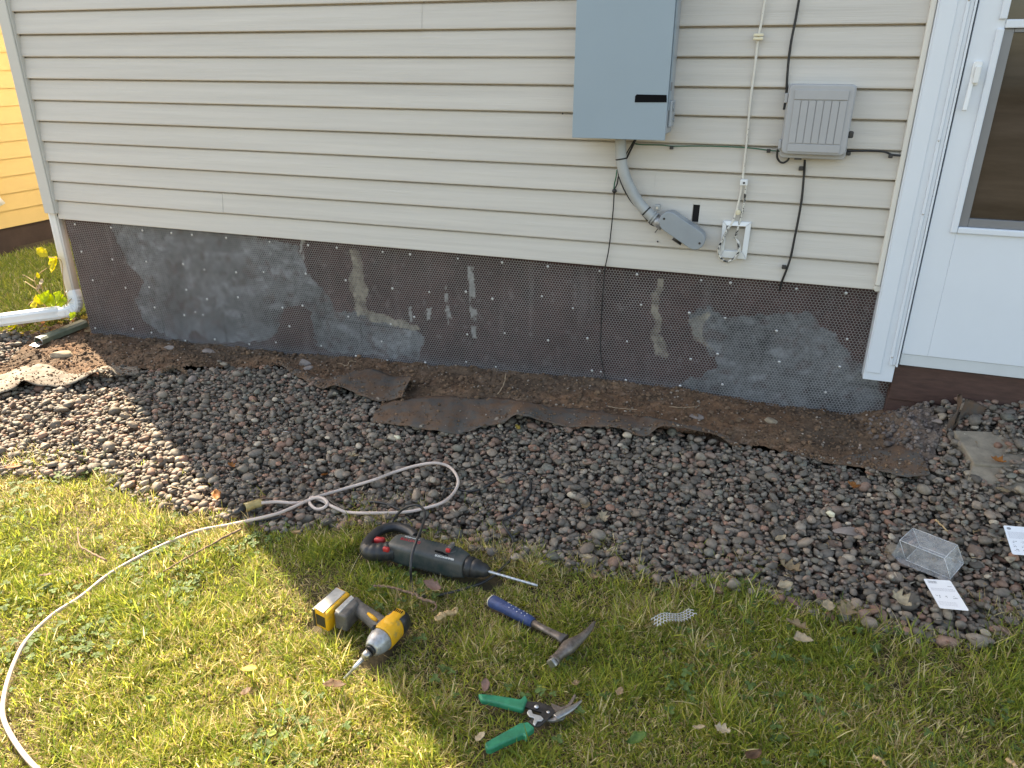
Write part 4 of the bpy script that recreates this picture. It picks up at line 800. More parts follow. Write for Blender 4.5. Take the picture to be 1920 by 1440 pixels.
# impact driver
m, L = tool_frame((750, 1168), (697, 1224), .037, .034); s = L / .125
ID = thing('impact_driver', 'yellow and grey cordless impact driver with battery lying on the lawn', 'impact driver', m)
MB().loft([(-.014 * s, 0, .036, .020, .022), (-.010 * s, 0, .036, .029, .030), (.010 * s, 0, .036, .031, .032), (.0245 * s, 0, .036, .031, .032)], 22, 2.6).build('rear_cap', M['blacksat'], ID, local=True)
MB().loft([(.0248 * s, 0, .036, .0305, .0325), (.03 * s, 0, .036, .031, .033), (.075 * s, 0, .036, .032, .034), (.0805 * s, 0, .036, .0315, .0335)], 22, 2.6).build('motor_housing', M['yellow'], ID, local=True)
vt = MB()
MB().loft([(-.006 * s, .002, .060, .013, .0095), (-.002 * s, .002, .061, .016, .0105), (.05 * s, .002, .061, .016, .0105), (.06 * s, .002, .0605, .012, .009)], 14, 4).build('top_panel', M['yellow'], ID, local=True)
for i in range(5): MB().box((.000 * s, -.011 + i * .0055, .0705), (.010 * s, -.0085 + i * .0055, .0722)).build('vent_slot', M['sticker'], ID, local=True)
MB().loft([(.081 * s, 0, .036, .031, .032), (.084 * s, 0, .036, .0315, .0325), (.105 * s, 0, .036, .028, .029), (.122 * s, 0, .035, .021, .022), (.126 * s, 0, .035, .017, .018)], 22, 2.2).build('gear_case', M['alu'], ID, local=True)
MB().loft([(.1265 * s, 0, .035, .015, .015), (.134 * s, 0, .035, .0145, .0145)], 18, 2).build('front_ring', M['black'], ID, local=True)
bt = lc(m, 645, 1273, .006); c0 = np.array((.1345 * s, 0, .034)); dr = (bt - c0) / np.linalg.norm(bt - c0)
MB().tube([c0, c0 + dr * .016, c0 + dr * .0165, c0 + dr * .022], [.0115, .0115, .009, .008], 14).build('collet', M['steel'], ID, local=True)
LB_ = np.linalg.norm(bt - c0)
MB().tube([c0 + dr * .022, c0 + dr * (LB_ * .62), c0 + dr * (LB_ * .625), c0 + dr * LB_], [.0062, .0058, .0040, .0036], 6).build('driver_bit', M['zinc'], ID, local=True)
hp = [lc(m, u, v, .036) for u, v in ((733, 1186), (720, 1177), (704, 1164), (688, 1152), (674, 1143), (661, 1135))]; hp = smooth_path(hp, 5); k = len(hp)
MB().tube(hp, np.interp(np.linspace(0, 1, k), [0, .2, .5, .8, 1], [.030, .027, .022, .021, .026]), 16, flat=.9).build('grip', M['toolgrey'], ID, local=True)
MB().tube([lc(m, u, v, .060) for u, v in ((690, 1150), (698, 1157), (706, 1163))], [.004, .006, .004], 8).build('grip_label', M['yellow'], ID, local=True)
q = lc(m, 714, 1192, .030); MB().loft([(q[0] - .004, q[1], q[2], .008, .008), (q[0] + .012, q[1], q[2], .011, .010), (q[0] + .02, q[1] + .004, q[2], .007, .007)], 12, 3).build('trigger', M['blacksat'], ID, local=True)
MB().tube([lc(m, 697, 1180, .064), lc(m, 700, 1176, .067), lc(m, 704, 1173, .064)], [.003, .005, .003], 8).build('direction_switch', M['black'], ID, local=True)
def lquad(px, h): return [np.array(lc(m, u, v, h)) for u, v in px]
def bulk(px, h, down, nm, mt, par=ID, bev=.004, ins=0):
    q = lquad(px, h); z = np.mean([p[2] for p in q]); q = [np.array((p[0], p[1], z)) for p in q]
    if ins: c = sum(q) / len(q); q = [c + (p - c) * (1 - ins) for p in q]
    return MB().quadprism(q, down).build(nm, mt, par, local=True, bevel=bev, seg=3)
T4 = [(586, 1139), (632, 1098), (657, 1110), (613, 1152)]
bat = bulk(T4, .068, .064, 'battery', M['yellow'], bev=.008)
bulk([(589, 1139), (631, 1101), (648, 1109), (606, 1149)], .0705, .0022, 'battery_label', M['greyplast'], bat, .004)
bulk([(584, 1141), (631, 1098.5), (636, 1100.5), (589, 1144)], .064, .058, 'battery_base', M['blacksat'], bat, .003)
bulk([(625, 1149), (659, 1115), (673, 1128), (648, 1156)], .063, .054, 'battery_foot', M['toolgrey'], bev=.006)
bulk([(628, 1144), (658, 1115), (664, 1120), (635, 1150)], .0655, .006, 'foot_rail', M['greyplast'], bev=.002)
vq = [lc(m, u, v, h) for u, v, h in ((601, 1150, .054), (618, 1157, .054), (618, 1158, .014), (601, 1151, .014))]
fn_ = np.cross(vq[1] - vq[0], vq[3] - vq[0]); fn_ /= np.linalg.norm(fn_); fn_ = fn_ if fn_[0] > 0 else -fn_
# dark vent opening on the front end of the battery
e0 = lquad([T4[0], T4[3]], .068); ex = np.array(((e0[0] + e0[1]) / 2))
edir = (e0[1] - e0[0]); edir[2] = 0; el_ = np.linalg.norm(edir); edir /= el_; nx_ = np.array((edir[1], -edir[0], 0)); nx_ = nx_ if nx_[0] > 0 else -nx_
pz = ex[2]; vb = [ex + edir * a_ * el_ * .30 + nx_ * o_ + np.array((0, 0, z_)) for o_ in (-.002, .0012) for a_, z_ in ((-1, -.016), (1, -.016), (1, -.050), (-1, -.050))]
MB().add(vb, [(0, 1, 2, 3), (7, 6, 5, 4), (0, 4, 5, 1), (1, 5, 6, 2), (2, 6, 7, 3), (3, 7, 4, 0)]).build('battery_vent', M['black'], bat, local=True)
# brick hammer
m, L = tool_frame((920, 1131), (1064, 1207), .018, .014); s = L / .28
HM = thing('brick_hammer', 'brick hammer with blue dotted rubber grip and worn steel head', 'hammer', m)
MB().loft([(.004 * s, 0, .018, .0165, .0150), (.012 * s, 0, .018, .0180, .0160), (.05 * s, 0, .018, .0165, .0145), (.10 * s, 0, .017, .0160, .0140), (.145 * s, 0, .016, .0150, .0130), (.160 * s, 0, .015, .0125, .011)], 20, 2.5).build('grip', M['blue'], HM, local=True)
MB().loft([(0, 0, .018, .0160, .0145), (.0038 * s, 0, .018, .0172, .0155)], 20, 2.5).build('end_ring', M['cream'], HM, local=True)
for i in range(9):
    for j in (-1, 1):
        MB().sphere(((.018 + i * .0145) * s, j * .0052 + (.003 if i % 2 else 0), .0318 - i * .00022), .0018, 7, 4, (1, 1, .5)).build('grip_dot', M['dots'], HM, local=True)
MB().loft([(.158 * s, 0, .015, .0105, .009), (.20 * s, 0, .014, .0100, .007), (.25 * s, 0, .014, .0120, .0075), (.272 * s, 0, .014, .017, .009)], 16, 2.5).build('shaft', M['rust'], HM, local=True)
hp = [lc(m, u, v, .016) for u, v in ((1038, 1240), (1046, 1231), (1057, 1221), (1071, 1209), (1087, 1198), (1102, 1184), (1115, 1166))]; hp = smooth_path(hp, 6); k = len(hp)
MB().tube(hp, np.interp(np.linspace(0, 1, k), [0, .08, .1, .25, .45, .7, 1], [.0150, .0150, .0125, .0135, .0200, .0120, .0040]), 12, flat=.85).build('head', M['rust'], HM, local=True)
p0, p1 = hp[0], hp[0] + (hp[0] - hp[3]) / np.linalg.norm(hp[0] - hp[3]) * .012
MB().tube([p0, p1], .0155, 4).build('striking_face', M['steel'], HM, local=True, bevel=.002)
# tin snips
SN = thing('tin_snips', 'aviation tin snips with two bright green handles lying open', 'tin snips', onG(1000, 1350))
def plate(px, z0, z1, nm, mt, bev=.002, par=SN):
    P = [onG(u, v, z1) for u, v in px]; z = np.mean([p[2] for p in P]); P = [(p[0], p[1], z + .010) for p in P]
    return MB().quadprism(P, z1 - z0).build(nm, mt, par, bevel=bev, seg=3)
plate([(896, 1306), (918, 1307), (950, 1311), (976, 1315), (985, 1306), (989, 1316), (981, 1336), (960, 1331), (930, 1324), (902, 1319)], .004, .020, 'handle', M['green'], .005)
plate([(909, 1399), (924, 1390), (950, 1375), (974, 1361), (990, 1358), (1003, 1369), (989, 1379), (988, 1389), (981, 1382), (942, 1400), (921, 1411), (912, 1411)], .004, .022, 'handle', M['green'], .006)
plate([(978, 1321), (1010, 1322), (1035, 1330), (1042, 1340), (1022, 1343), (983, 1331)], .007, .013, 'link_plate', M['darksteel'], .001)
plate([(991, 1358), (1022, 1338), (1036, 1332), (1041, 1342), (1012, 1367), (1001, 1368)], .0135, .018, 'link_plate', M['darksteel'], .001)
plate([(1022, 1356), (1044, 1349), (1062, 1345), (1056, 1354), (1036, 1358)], .006, .012, 'lower_jaw', M['steel'], .001)
plate([(1033, 1324), (1052, 1331), (1064, 1327), (1077, 1306), (1080, 1309), (1073, 1324), (1060, 1342), (1044, 1344), (1036, 1334)], .009, .014, 'upper_blade', M['rust'], .001)
bl_ = smooth_path([onG(u, v, .026) for u, v in ((1041, 1346), (1050, 1340), (1064, 1333), (1078, 1324), (1091, 1313))], 6)
MB().tube(bl_, np.interp(np.linspace(0, 1, len(bl_)), [0, .3, .7, 1], [.009, .010, .007, .002]), 10, flat=.6).build('cutting_blade', M['steel'], SN)
plate([(988, 1342), (991, 1337), (996, 1337), (999, 1344), (1014, 1348), (1019, 1353), (1015, 1357), (1008, 1357), (1003, 1366), (999, 1362), (1002, 1352), (992, 1349)], .0185, .0225, 'latch', M['zinc'], .001)
for u, v in ((1006, 1325), (1028, 1336)):
    p = onG(u, v, .026); MB().sphere(p, .0058, 12, 6, (1, 1, .5)).build('rivet', M['zinc'], SN)
# offcut of wire lath
A, B = hexwire(0, 13.5, 0, 4, 1.0, 1.0, 0, None); cq = [onG(u, v, .040) for u, v in ((1220, 1160), (1298, 1139), (1314, 1156), (1234, 1184))]
def bil(P):
    s_ = (P[:, 0] + .5)[:, None] / 14.2; t_ = (P[:, 1] / 5.3)[:, None]; q = cq[0] * (1 - s_) * (1 - t_) + cq[1] * s_ * (1 - t_) + cq[2] * s_ * t_ + cq[3] * (1 - s_) * t_
    q[:, 2] += .008 * np.sin(P[:, 0] * .5) ; return q
tag(strut_mesh('wire_offcut', bil(A), bil(B), .0012, np.array((0., 0., 1.)), M['offcut']), 'small loose offcut of honeycomb wire lath lying in the grass', 'wire mesh')
# cards with print
def card(px, label, seed, bar):
    cq_ = [onT(u, v, .034) for u, v in px]; o = thing('card', label, 'card', cq_[0])
    cq_[2] = cq_[1] + cq_[3] - cq_[0]; n_ = np.cross(cq_[1] - cq_[0], cq_[3] - cq_[0]); n_ /= np.linalg.norm(n_); n_ = n_ if n_[2] > 0 else -n_
    def at(s_, t_, h=0): return cq_[0] * (1 - s_) * (1 - t_) + cq_[1] * s_ * (1 - t_) + cq_[2] * s_ * t_ + cq_[3] * (1 - s_) * t_ + n_ * h
    rc = []
    for cx, cy, a0 in ((.95, .95, 0), (.05, .95, 90), (.05, .05, 180), (.95, .05, 270)):
        for k in range(5): a = math.radians(a0 + 22.5 * k); rc.append((cx + .05 * math.cos(a), cy + .05 * math.sin(a)))
    b = MB(); n = len(rc); b.add([at(*p) for p in rc] + [at(*p, -.0008) for p in rc], [tuple(range(n)), tuple(range(2 * n - 1, n - 1, -1))] + [(i, n + i, n + (i + 1) % n, (i + 1) % n) for i in range(n)]); b.build('sheet', M['card'], o)
    r = random.Random(seed); pr_ = MB()
    def mark(s0, t0, s1, t1): pr_.add([at(s0, t0, .0003), at(s1, t0, .0003), at(s1, t1, .0003), at(s0, t1, .0003)], [(0, 1, 2, 3)])
    if bar:
        x = .12
        while x < .42: wv = r.choice((.006, .012, .018)); mark(x, .06, x + wv, .15); x += wv + r.choice((.008, .014))
        mark(.75, .22, .9, .235)
    else:
        pr_.add([at(.17 + .08 * math.cos(a), .10 + .045 * math.sin(a), .0003) for a in np.linspace(0, 6.28, 17)[:-1]], [tuple(range(16))])
    for row in range(3 if bar else 7):
        t_ = (.32 if bar else .22) + row * .035; x = .08
        while x < .9: wv = r.uniform(.02, .07); mark(x, t_, x + wv, t_ + .008); x += wv + .012
    for gx in range(3):
        for gy in range(1 if bar else 3):
            for q in range(7):
                x = .12 + gx * .29 + r.uniform(0, .14); y_ = (.55 if bar else .52 + gy * .14) + r.uniform(0, .08); mark(x, y_, x + r.uniform(.01, .05), y_ + r.uniform(.008, .025))
    for row in range(4):
        t_ = .78 + row * .035
        if not bar: break
        x = .08
        while x < .7: wv = r.uniform(.02, .06); mark(x, t_, x + wv, t_ + .006); x += wv + .014
    pr_.build('print', M['ink'], o, fix=False)
card([(1731, 1085), (1782, 1088.5), (1812, 1144), (1762, 1140)], 'small white printed card with a barcode next to the clear plastic tray', 4, True)
card([(1881, 985), (1933, 989), (1952, 1044), (1898, 1039)], 'white printed card with a dark oval mark at the right edge', 9, False)
# clear plastic tray
PT_ = thing('plastic_tray', 'empty clear plastic packaging tray on the gravel', 'packaging', onT(1750, 1050))
gq = [onT(u, v, .012) for u, v in ((1698, 1050), (1782, 1085), (1807, 1056), (1724, 1023))]; tq = [onT(u, v, .075) for u, v in ((1687, 1013), (1771, 1047), (1795, 1022), (1712, 990))]
MB().add(gq + tq, [(0, 3, 2, 1), (1, 2, 6, 5), (2, 3, 7, 6), (4, 5, 6, 7), (0, 1, 5, 4)]).build('shell', M['clear'], PT_, fix=False)
rm = MB()
for a, b in ((0, 1), (1, 2), (2, 3), (3, 0), (4, 5), (5, 6), (6, 7), (7, 4), (0, 4), (1, 5), (2, 6), (3, 7)): 
    w8 = gq + tq; rm.tube([w8[a], w8[b]], .0011, 5)
rm.build('folded_edges', clear_mat('clear_edges', (.95, .95, .95), .6, (.75, .75, .75), .15), PT_)
fl0 = [onT(u, v, .014) for u, v in ((1678, 1012), (1690, 1052), (1700, 1050), (1688, 1013))]
MB().add([onT(1672, 1040, .02), onT(1688, 1056, .015), onT(1778, 1092, .012), onT(1784, 1085, .014), gq[0], tq[0]], [(0, 1, 4, 5), (1, 2, 3, 4)]).build('flange', M['clear'], PT_, fix=False)
# ------------------------------------------------------------ leaves, twigs, weeds
def leaf_mesh(size, shape='oval', curl=.3, seed=0, fold=.25):
    rng = np.random.default_rng(seed); n = 9; rows = []
    for i in range(n):
        t = i / (n - 1); wv = {'oval': .30 * math.sin(math.pi * min(1, t * .98 + .01)) ** .8, 'heart': .46 * (1 - t) ** .6 * (1 - (1 - min(1, t * 5)) ** 2) + .005, 'lobed': .33 * math.sin(math.pi * (t * .96 + .02)) * (1 + .5 * math.sin(t * 19))}[shape] + .006
        wv *= 1 + rng.normal(0, .10)
        row = []
        for j in range(5):
            s_ = (j - 2) / 2; x = (t - .5); y = s_ * wv; z = curl * (t - .4) ** 2 * 1.2 + fold * abs(s_) * wv + rng.normal(0, .018) + curl * .5 * y * y * 4
            row.append((x * size, y * size, z * size))
        rows.append(row)
    return rows
LC = {'yellow': (.50, .36, .07), 'tan': (.46, .34, .20), 'orange': (.50, .20, .05), 'brown': (.20, .12, .07), 'pale': (.60, .50, .34), 'pink': (.42, .26, .20), 'green': (.10, .20, .04), 'bright': (.80, .70, .06), 'fresh': (.58, .66, .05), 'lime': (.24, .30, .05)}
for k_, c_ in LC.items():
    mm = mat('leaf_' + k_, c_, .6, var=.3, vscale=60, bump=.3, bscale=120); nt = mm.node_tree; b_ = nt.nodes['Principled BSDF']; t_ = nt.nodes.new('ShaderNodeBsdfTranslucent'); mx = nt.nodes.new('ShaderNodeMixShader'); mx.inputs[0].default_value = .65 if k_ in ('bright', 'fresh') else .45
    lk = b_.inputs['Base Color'].links[0].from_socket; nt.links.new(lk, t_.inputs[0]); nt.links.new(b_.outputs[0], mx.inputs[1]); nt.links.new(t_.outputs[0], mx.inputs[2]); nt.links.new(mx.outputs[0], nt.nodes['Material Output'].inputs[0]); M['leaf_' + k_] = mm
def leaf(u, v, size, colr, label, shape='oval', group='fallen leaves', h=.016, yaw=None, tilt=.3, seed=None):
    seed = seed if seed is not None else int(u * 7 + v); r = random.Random(seed); rows = leaf_mesh(size * 1.15, shape, r.uniform(.2, .9), seed)
    p = onT(u, v, h); h2 = h + (.024 if bool(lawn_mask(np.array(p[0]), np.array(p[1]))) else 0); p = onT(u, v, h2); mtx = Matrix.Translation(Vector(tuple(p))) @ Matrix.Rotation(r.uniform(0, 6.28) if yaw is None else yaw, 4, 'Z') @ Matrix.Rotation(r.uniform(-tilt, tilt), 4, 'X') @ Matrix.Rotation(r.uniform(-tilt, tilt), 4, 'Y')
    rows = [[tuple(mtx @ Vector(q)) for q in row] for row in rows]; b = MB().sheet(rows, .0006)
    return tag(b.build('fallen_leaf', M['leaf_' + colr]), label, 'leaf', group)
LV = [(25, 876, .050, 'orange', 'orange red leaf where the far left pebbles meet the lawn', 'lobed'), (160, 909, .022, 'lime', 'bright yellow green leaf near the top left of the lawn', 'oval'),
 (406, 931, .048, 'orange', 'orange leaf on the pebbles left of the amber cord connector', 'oval'), (467, 1256, .042, 'yellow', 'yellow leaf alone in the middle of the sunlit lawn', 'oval'),
 (627, 1286, .048, 'brown', 'brown curled leaf just below the impact driver bit', 'oval'), (85, 1080, .032, 'brown', 'small brown leaf in the sunlit grass at far left', 'lobed'),
 (462, 1300, .032, 'brown', 'dark brown leaf below the lone yellow leaf', 'oval'), (283, 1312, .026, 'lime', 'yellow green leaf low on the sunlit lawn', 'oval'), (512, 1377, .024, 'lime', 'yellow green leaf near the bottom edge left of the snips', 'oval'),
 (662, 856, .040, 'pale', 'pale torn leaf on gravel below the longest fabric strip', 'lobed'), (680, 866, .036, 'pale', 'narrow pale leaf right beside the pale torn leaf', 'oval'), (609, 891, .030, 'orange', 'orange brown leaf on the gravel above the cord knot', 'oval'),
 (435, 874, .034, 'orange', 'reddish curled leaf on the shaded gravel upper left', 'lobed'), (970, 803, .030, 'yellow', 'small golden leaf under the lifted fabric edge', 'lobed'), (1131, 971, .042, 'pale', 'cream folded leaf in the middle of the gravel', 'lobed'),
 (1100, 951, .036, 'tan', 'tan leaf slightly above the cream folded leaf', 'oval'), (938, 904, .036, 'pale', 'pale leaf lying by the black cord on gravel', 'oval'), (1098, 1047, .034, 'pale', 'pale leaf where gravel thins into lawn above the hammer', 'oval'),
 (1112, 1085, .034, 'tan', 'crumpled tan leaf in the grass right of the drill bit', 'lobed'), (810, 1101, .050, 'pink', 'curled pinkish brown leaf by the forked twig', 'oval'), (555, 1001, .040, 'tan', 'flat tan leaf in the shade below the cord', 'oval'),
 (910, 1285, .032, 'pink', 'pinkish brown leaf above the green snips', 'oval'), (901, 1382, .026, 'pale', 'small pale leaf between the two green handles', 'oval'), (1080, 1284, .026, 'tan', 'tan leaf just above the tip of the snips', 'lobed'),
 (1162, 1297, .028, 'tan', 'tan leaf right of the snips', 'oval'), (1311, 1367, .026, 'pale', 'white looking leaf scrap low on the right lawn', 'oval'), (1355, 1368, .030, 'pale', 'pale crumpled leaf beside the white leaf scrap', 'lobed'),
 (1414, 1421, .040, 'brown', 'brown leaf at the bottom edge right of centre', 'oval'), (1195, 1390, .042, 'green', 'broad green leaf in the lower lawn', 'oval'), (1479, 1067, .055, 'tan', 'largest tan leaf on the lawn border at right', 'lobed'),
 (1472, 1098, .040, 'pale', 'pale upright leaf under the largest tan leaf', 'oval'), (1585, 1146, .055, 'tan', 'long curled tan leaf toward the plastic tray', 'lobed'), (1553, 1137, .046, 'pale', 'narrow pale curved leaf left of the long curled leaf', 'oval'),
 (1539, 1122, .034, 'pink', 'pinkish crumpled leaf above the narrow pale leaf', 'lobed'), (1484, 1131, .034, 'pink', 'pinkish leaf in the grass left of the leaf cluster', 'oval'), (1492, 1174, .050, 'tan', 'ragged tan leaf on the right lawn', 'lobed'),
 (1507, 1200, .042, 'pale', 'pale pointed leaf under the ragged tan leaf', 'heart'), (1465, 1012, .038, 'pale', 'pale upright leaf on right gravel', 'oval'), (1599, 912, .050, 'orange', 'crumbled orange leaf below the triangular fabric flap', 'lobed'),
 (1912, 745, .070, 'orange', 'orange leaf leaning at the foot of the door sill', 'oval'), (1872, 1005 - 140, .040, 'orange', 'orange brown leaf scrap on the pavers', 'lobed'), (1690, 1128, .050, 'pale', 'pale leaf left of the barcode card', 'lobed'), (1880, 920, .036, 'tan', 'tan leaf litter piece at the right edge under the pavers', 'oval')]
for q in LV: leaf(q[0], q[1], q[2], q[3], q[4], q[5])
def twig(name, pts, r0, r1, m, label, cat='twig', fork=None, h=.012):
    P = smooth_path([onT(p[0], p[1], p[2] if len(p) > 2 else h + (.016 if bool(lawn_mask(*np.array(onG(p[0], p[1])[:2]))) else 0)) for p in pts], 7); rng = np.random.default_rng(int(pts[0][0])); P = [p + rng.normal(0, r0 * .35, 3) for p in P]
    b = MB().tube(P, np.linspace(r0, r1, len(P)) * rng.uniform(.85, 1.2, len(P)), 7)
    if fork:
        Q = [onT(p[0], p[1], h) for p in fork]; b.tube(smooth_path(Q, 5), r1 * .8, 6)
    return tag(b.build(name, m), label, cat)
twig('twig', [(700, 1099), (722, 1099), (748, 1106), (775, 1113), (790, 1122), (815, 1130)], .0035, .0042, M['bark'], 'crooked pinkish brown twig between the impact driver and rotary hammer', fork=[(815, 1130), (818, 1138), (812, 1146)])
twig('twig', [(306, 1072), (340, 1052), (380, 1030), (420, 1008), (452, 992)], .0022, .0038, M['bark'], 'long straight dark twig below the white cord on the sunlit lawn')
twig('twig', [(146, 990), (150, 1022), (170, 1036), (200, 1050)], .0022, .0035, M['bark'], 'small bent twig in the sunlit grass at upper left')
twig('bark_piece', [(818, 1159), (828, 1154), (840, 1150), (852, 1148), (857, 1143)], .0075, .0055, M['palebark'], 'short piece of pale tan bark in the grass right of the driver', 'bark')
twig('twig', [(1637, 1420), (1650, 1424), (1662, 1434)], .0045, .002, M['palebark'], 'thin tan twig at the bottom edge on the right')
twig('twig', [(1890, 1424), (1900, 1432), (1912, 1444)], .005, .003, M['palebark'], 'tan twig in the bottom right corner')
twig('twig', [(1755, 975), (1768, 988), (1778, 996)], .003, .002, M['palebark'], 'short pale splinter on gravel above the plastic tray')
twig('twig', [(482, 936), (510, 934), (548, 932)], .0022, .002, M['bark'], 'thin grey twig touching the cord by the connector')
twig('root', [(645, 686), (652, 684), (656, 677), (668, 678)], .0016, .0012, M['root'], 'tiny pale root at the soil below the tan streak', 'root', fork=[(648, 686), (640, 682), (632, 681)])
twig('root', [(934, 738), (944, 722), (949, 700, .03)], .0025, .0016, M['root'], 'pale root standing out of the red soil near the wall', 'root')
twig('root', [(1140, 762), (1165, 766), (1195, 768)], .0014, .001, M['root'], 'thin pale root lying on the red soil of the trench', 'root')
twig('root', [(1255, 762), (1280, 764), (1310, 762)], .0014, .001, M['root'], 'hair thin root further right on the red soil', 'root')
# weed by the downspout
WD = thing('weed_plant', 'straggly weed with bright yellow leaves behind the downspout', 'plant', onG(92, 600)); WY = -.02
for st in ([(96, 604), (82, 570), (70, 545), (47, 528)], [(94, 602), (80, 560), (65, 527), (75, 512), (88, 503)], [(65, 528), (52, 520), (42, 515)], [(98, 602), (92, 580), (80, 545), (78, 530)], [(100, 602), (108, 575), (116, 560), (128, 545)], [(118, 600), (122, 560), (118, 520), (114, 488), (91, 482)], [(90, 602), (72, 575), (60, 566), (52, 572)], [(110, 600), (126, 570), (134, 560)]):
    MB().tube(smooth_path([onW(u, v, WY + .01 * (i % 2)) for i, (u, v) in enumerate(st)], 6), .0022, 6).build('stem', M['palebark'], WD)
for i, (u, v, s_, c_, sh) in enumerate([(81, 474, .085, 'bright', 'oval'), (105, 497, .100, 'bright', 'heart'), (72, 517, .035, 'bright', 'oval'), (80, 529, .055, 'pale', 'oval'), (76, 538, .05, 'tan', 'lobed'), (88, 556, .085, 'fresh', 'heart'), (80, 561, .07, 'bright', 'heart'), (112, 558, .08, 'fresh', 'heart'), (70, 566, .08, 'bright', 'heart'), (100, 566, .09, 'fresh', 'heart'), (122, 562, .06, 'fresh', 'heart'), (117, 572, .07, 'fresh', 'oval'), (96, 571, .05, 'bright', 'oval'), (140, 592, .065, 'fresh', 'heart'), (30, 609, .09, 'bright', 'heart'), (24, 615, .07, 'fresh', 'heart')]):
    rows = leaf_mesh(s_, sh, .4, 900 + i, .3); p = onW(u, v, WY if i < 13 else -.10); r = random.Random(i)
    mtx = Matrix.Translation(Vector(tuple(p))) @ Matrix.Rotation(r.uniform(-.5, .5), 4, 'Z') @ Matrix.Rotation(math.radians(60), 4, 'X') @ Matrix.Rotation((-.6 if i == 0 else -1.3 if i == 1 else r.uniform(-2, 2)), 4, 'Z')
    MB().sheet([[tuple(mtx @ Vector(q)) for q in row] for row in rows], .0006).build('leaf', M['leaf_' + c_], WD)
# litter under the downspout
k = 130; V = []; Fs = []; Cc = []
for i in range(k):
    u = random.uniform(10, 165); v = random.uniform(598, 628) - u * .03; rows = leaf_mesh(random.uniform(.02, .05), random.choice(('oval', 'lobed')), .6, 2000 + i); p = onG(u, v, random.uniform(.005, .04))
    mtx = Matrix.Translation(Vector(tuple(p))) @ Matrix.Rotation(random.uniform(0, 6.3), 4, 'Z') @ Matrix.Rotation(random.uniform(-.8, .8), 4, 'X'); o = len(V)
    for row in rows: V += [tuple(mtx @ Vector(q)) for q in row]
    Fs += [(o + a_ * 5 + b_, o + a_ * 5 + b_ + 1, o + a_ * 5 + b_ + 6, o + a_ * 5 + b_ + 5) for a_ in range(8) for b_ in range(4)]; c_ = LC[random.choice(('orange', 'tan', 'brown', 'yellow', 'brown', 'tan'))]; Cc += [c_] * 45
M['litter'] = attr_mat('leaf_litter', .7, transl=.3, var=.3, bscale=90)
tag(np_mesh('leaf_litter', np.array(V), np.array(Fs), M['litter'], np.array(Cc)), 'dry orange and brown leaf litter under the downspout', 'leaf litter', kind='stuff')

# ------------------------------------------------------------ grass
keepouts = [([(735, 1046), (917, 1090)], .040), ([(690, 1040), (735, 1046)], .03), ([(700, 1012), (745, 1000), (775, 1010)], .018), ([(750, 1180), (697, 1238)], .034), ([(720, 1184), (665, 1150)], .022), ([(600, 1172), (650, 1135)], .036), ([(640, 1172), (665, 1140)], .02),
            ([(917, 1136), (1064, 1210)], .013), ([(1040, 1240), (1068, 1210), (1112, 1172)], .010), ([(900, 1316), (980, 1330), (1040, 1342), (1080, 1325)], .012), ([(914, 1408), (990, 1370), (1040, 1345)], .012), ([(917, 1092), (1005, 1102)], .003), ([(690, 1238), (648, 1276)], .004)]
keepouts.append(([(u, v) for u, v in ek[:16]], .0055))
KO = [(np.array([onG(u, v)[:2] for u, v in p]), r) for p, r in keepouts]
def blocked(x, y):
    d = np.full(x.shape, 9.0)
    for P, r in KO:
        for i in range(len(P) - 1):
            a, b = P[i], P[i + 1]; ab = b - a; t = np.clip(((x - a[0]) * ab[0] + (y - a[1]) * ab[1]) / (ab @ ab), 0, 1)
            d = np.minimum(d, np.hypot(x - a[0] - t * ab[0], y - a[1] - t * ab[1]) - r)
    return d
def blades(x, y, L_, W_, rng, dead, colmul=1.0, flatness=0.0):
    n = len(x); az = rng.uniform(0, 2 * np.pi, n); lean = rng.uniform(.1, 1.0, n) + flatness; bend = rng.uniform(.1, 1.1, n)
    seg = [0, .38, .72, 1.0]; ctr = []; ang = lean.copy(); pos = np.stack([x, y, G(x, y) - .004], -1); ctr.append(pos)
    for i in range(3):
        l = (seg[i + 1] - seg[i]) * L_; a = np.clip(lean + bend * seg[i + 1], 0, 1.75); d = np.stack([np.cos(az) * np.sin(a), np.sin(az) * np.sin(a), np.cos(a)], -1); pos = pos + d * l[:, None]; ctr.append(pos)
    tw = az + np.pi / 2 + rng.normal(0, .5, n); side = np.stack([np.cos(tw), np.sin(tw), rng.normal(0, .2, n)], -1)
    ws = [.8, 1.0, .75, .08]; V = np.stack([ctr[i] + sgn * side * (W_ * ws[i] / 2)[:, None] for i in range(4) for sgn in (-1, 1)], 1)
    base = np.array([(0, 1, 3, 2), (2, 3, 5, 4), (4, 5, 7, 6)]); Fc = (base[None] + (np.arange(n) * 8)[:, None, None]).reshape(-1, 4)
    g = np.array([(.165, .205, .034), (.245, .265, .040), (.110, .165, .032), (.32, .30, .065)])[rng.choice(4, n, p=(.35, .33, .14, .18))]
    dd = np.array([(.42, .34, .17), (.30, .22, .12), (.50, .43, .25)])[rng.integers(0, 3, n)]
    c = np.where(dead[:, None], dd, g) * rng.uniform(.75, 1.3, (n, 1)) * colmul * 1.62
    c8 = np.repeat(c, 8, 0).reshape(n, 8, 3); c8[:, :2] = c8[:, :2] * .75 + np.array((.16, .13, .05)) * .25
    return V.reshape(-1, 3), Fc, c8.reshape(-1, 3)
def lawn_points(n, x0, x1, y0, y1, rng):
    x = rng.uniform(x0, x1, n); y = rng.uniform(y0, y1, n); m = lawn_mask(x, y); return x[m], y[m]
rng = np.random.default_rng(21); parts = []
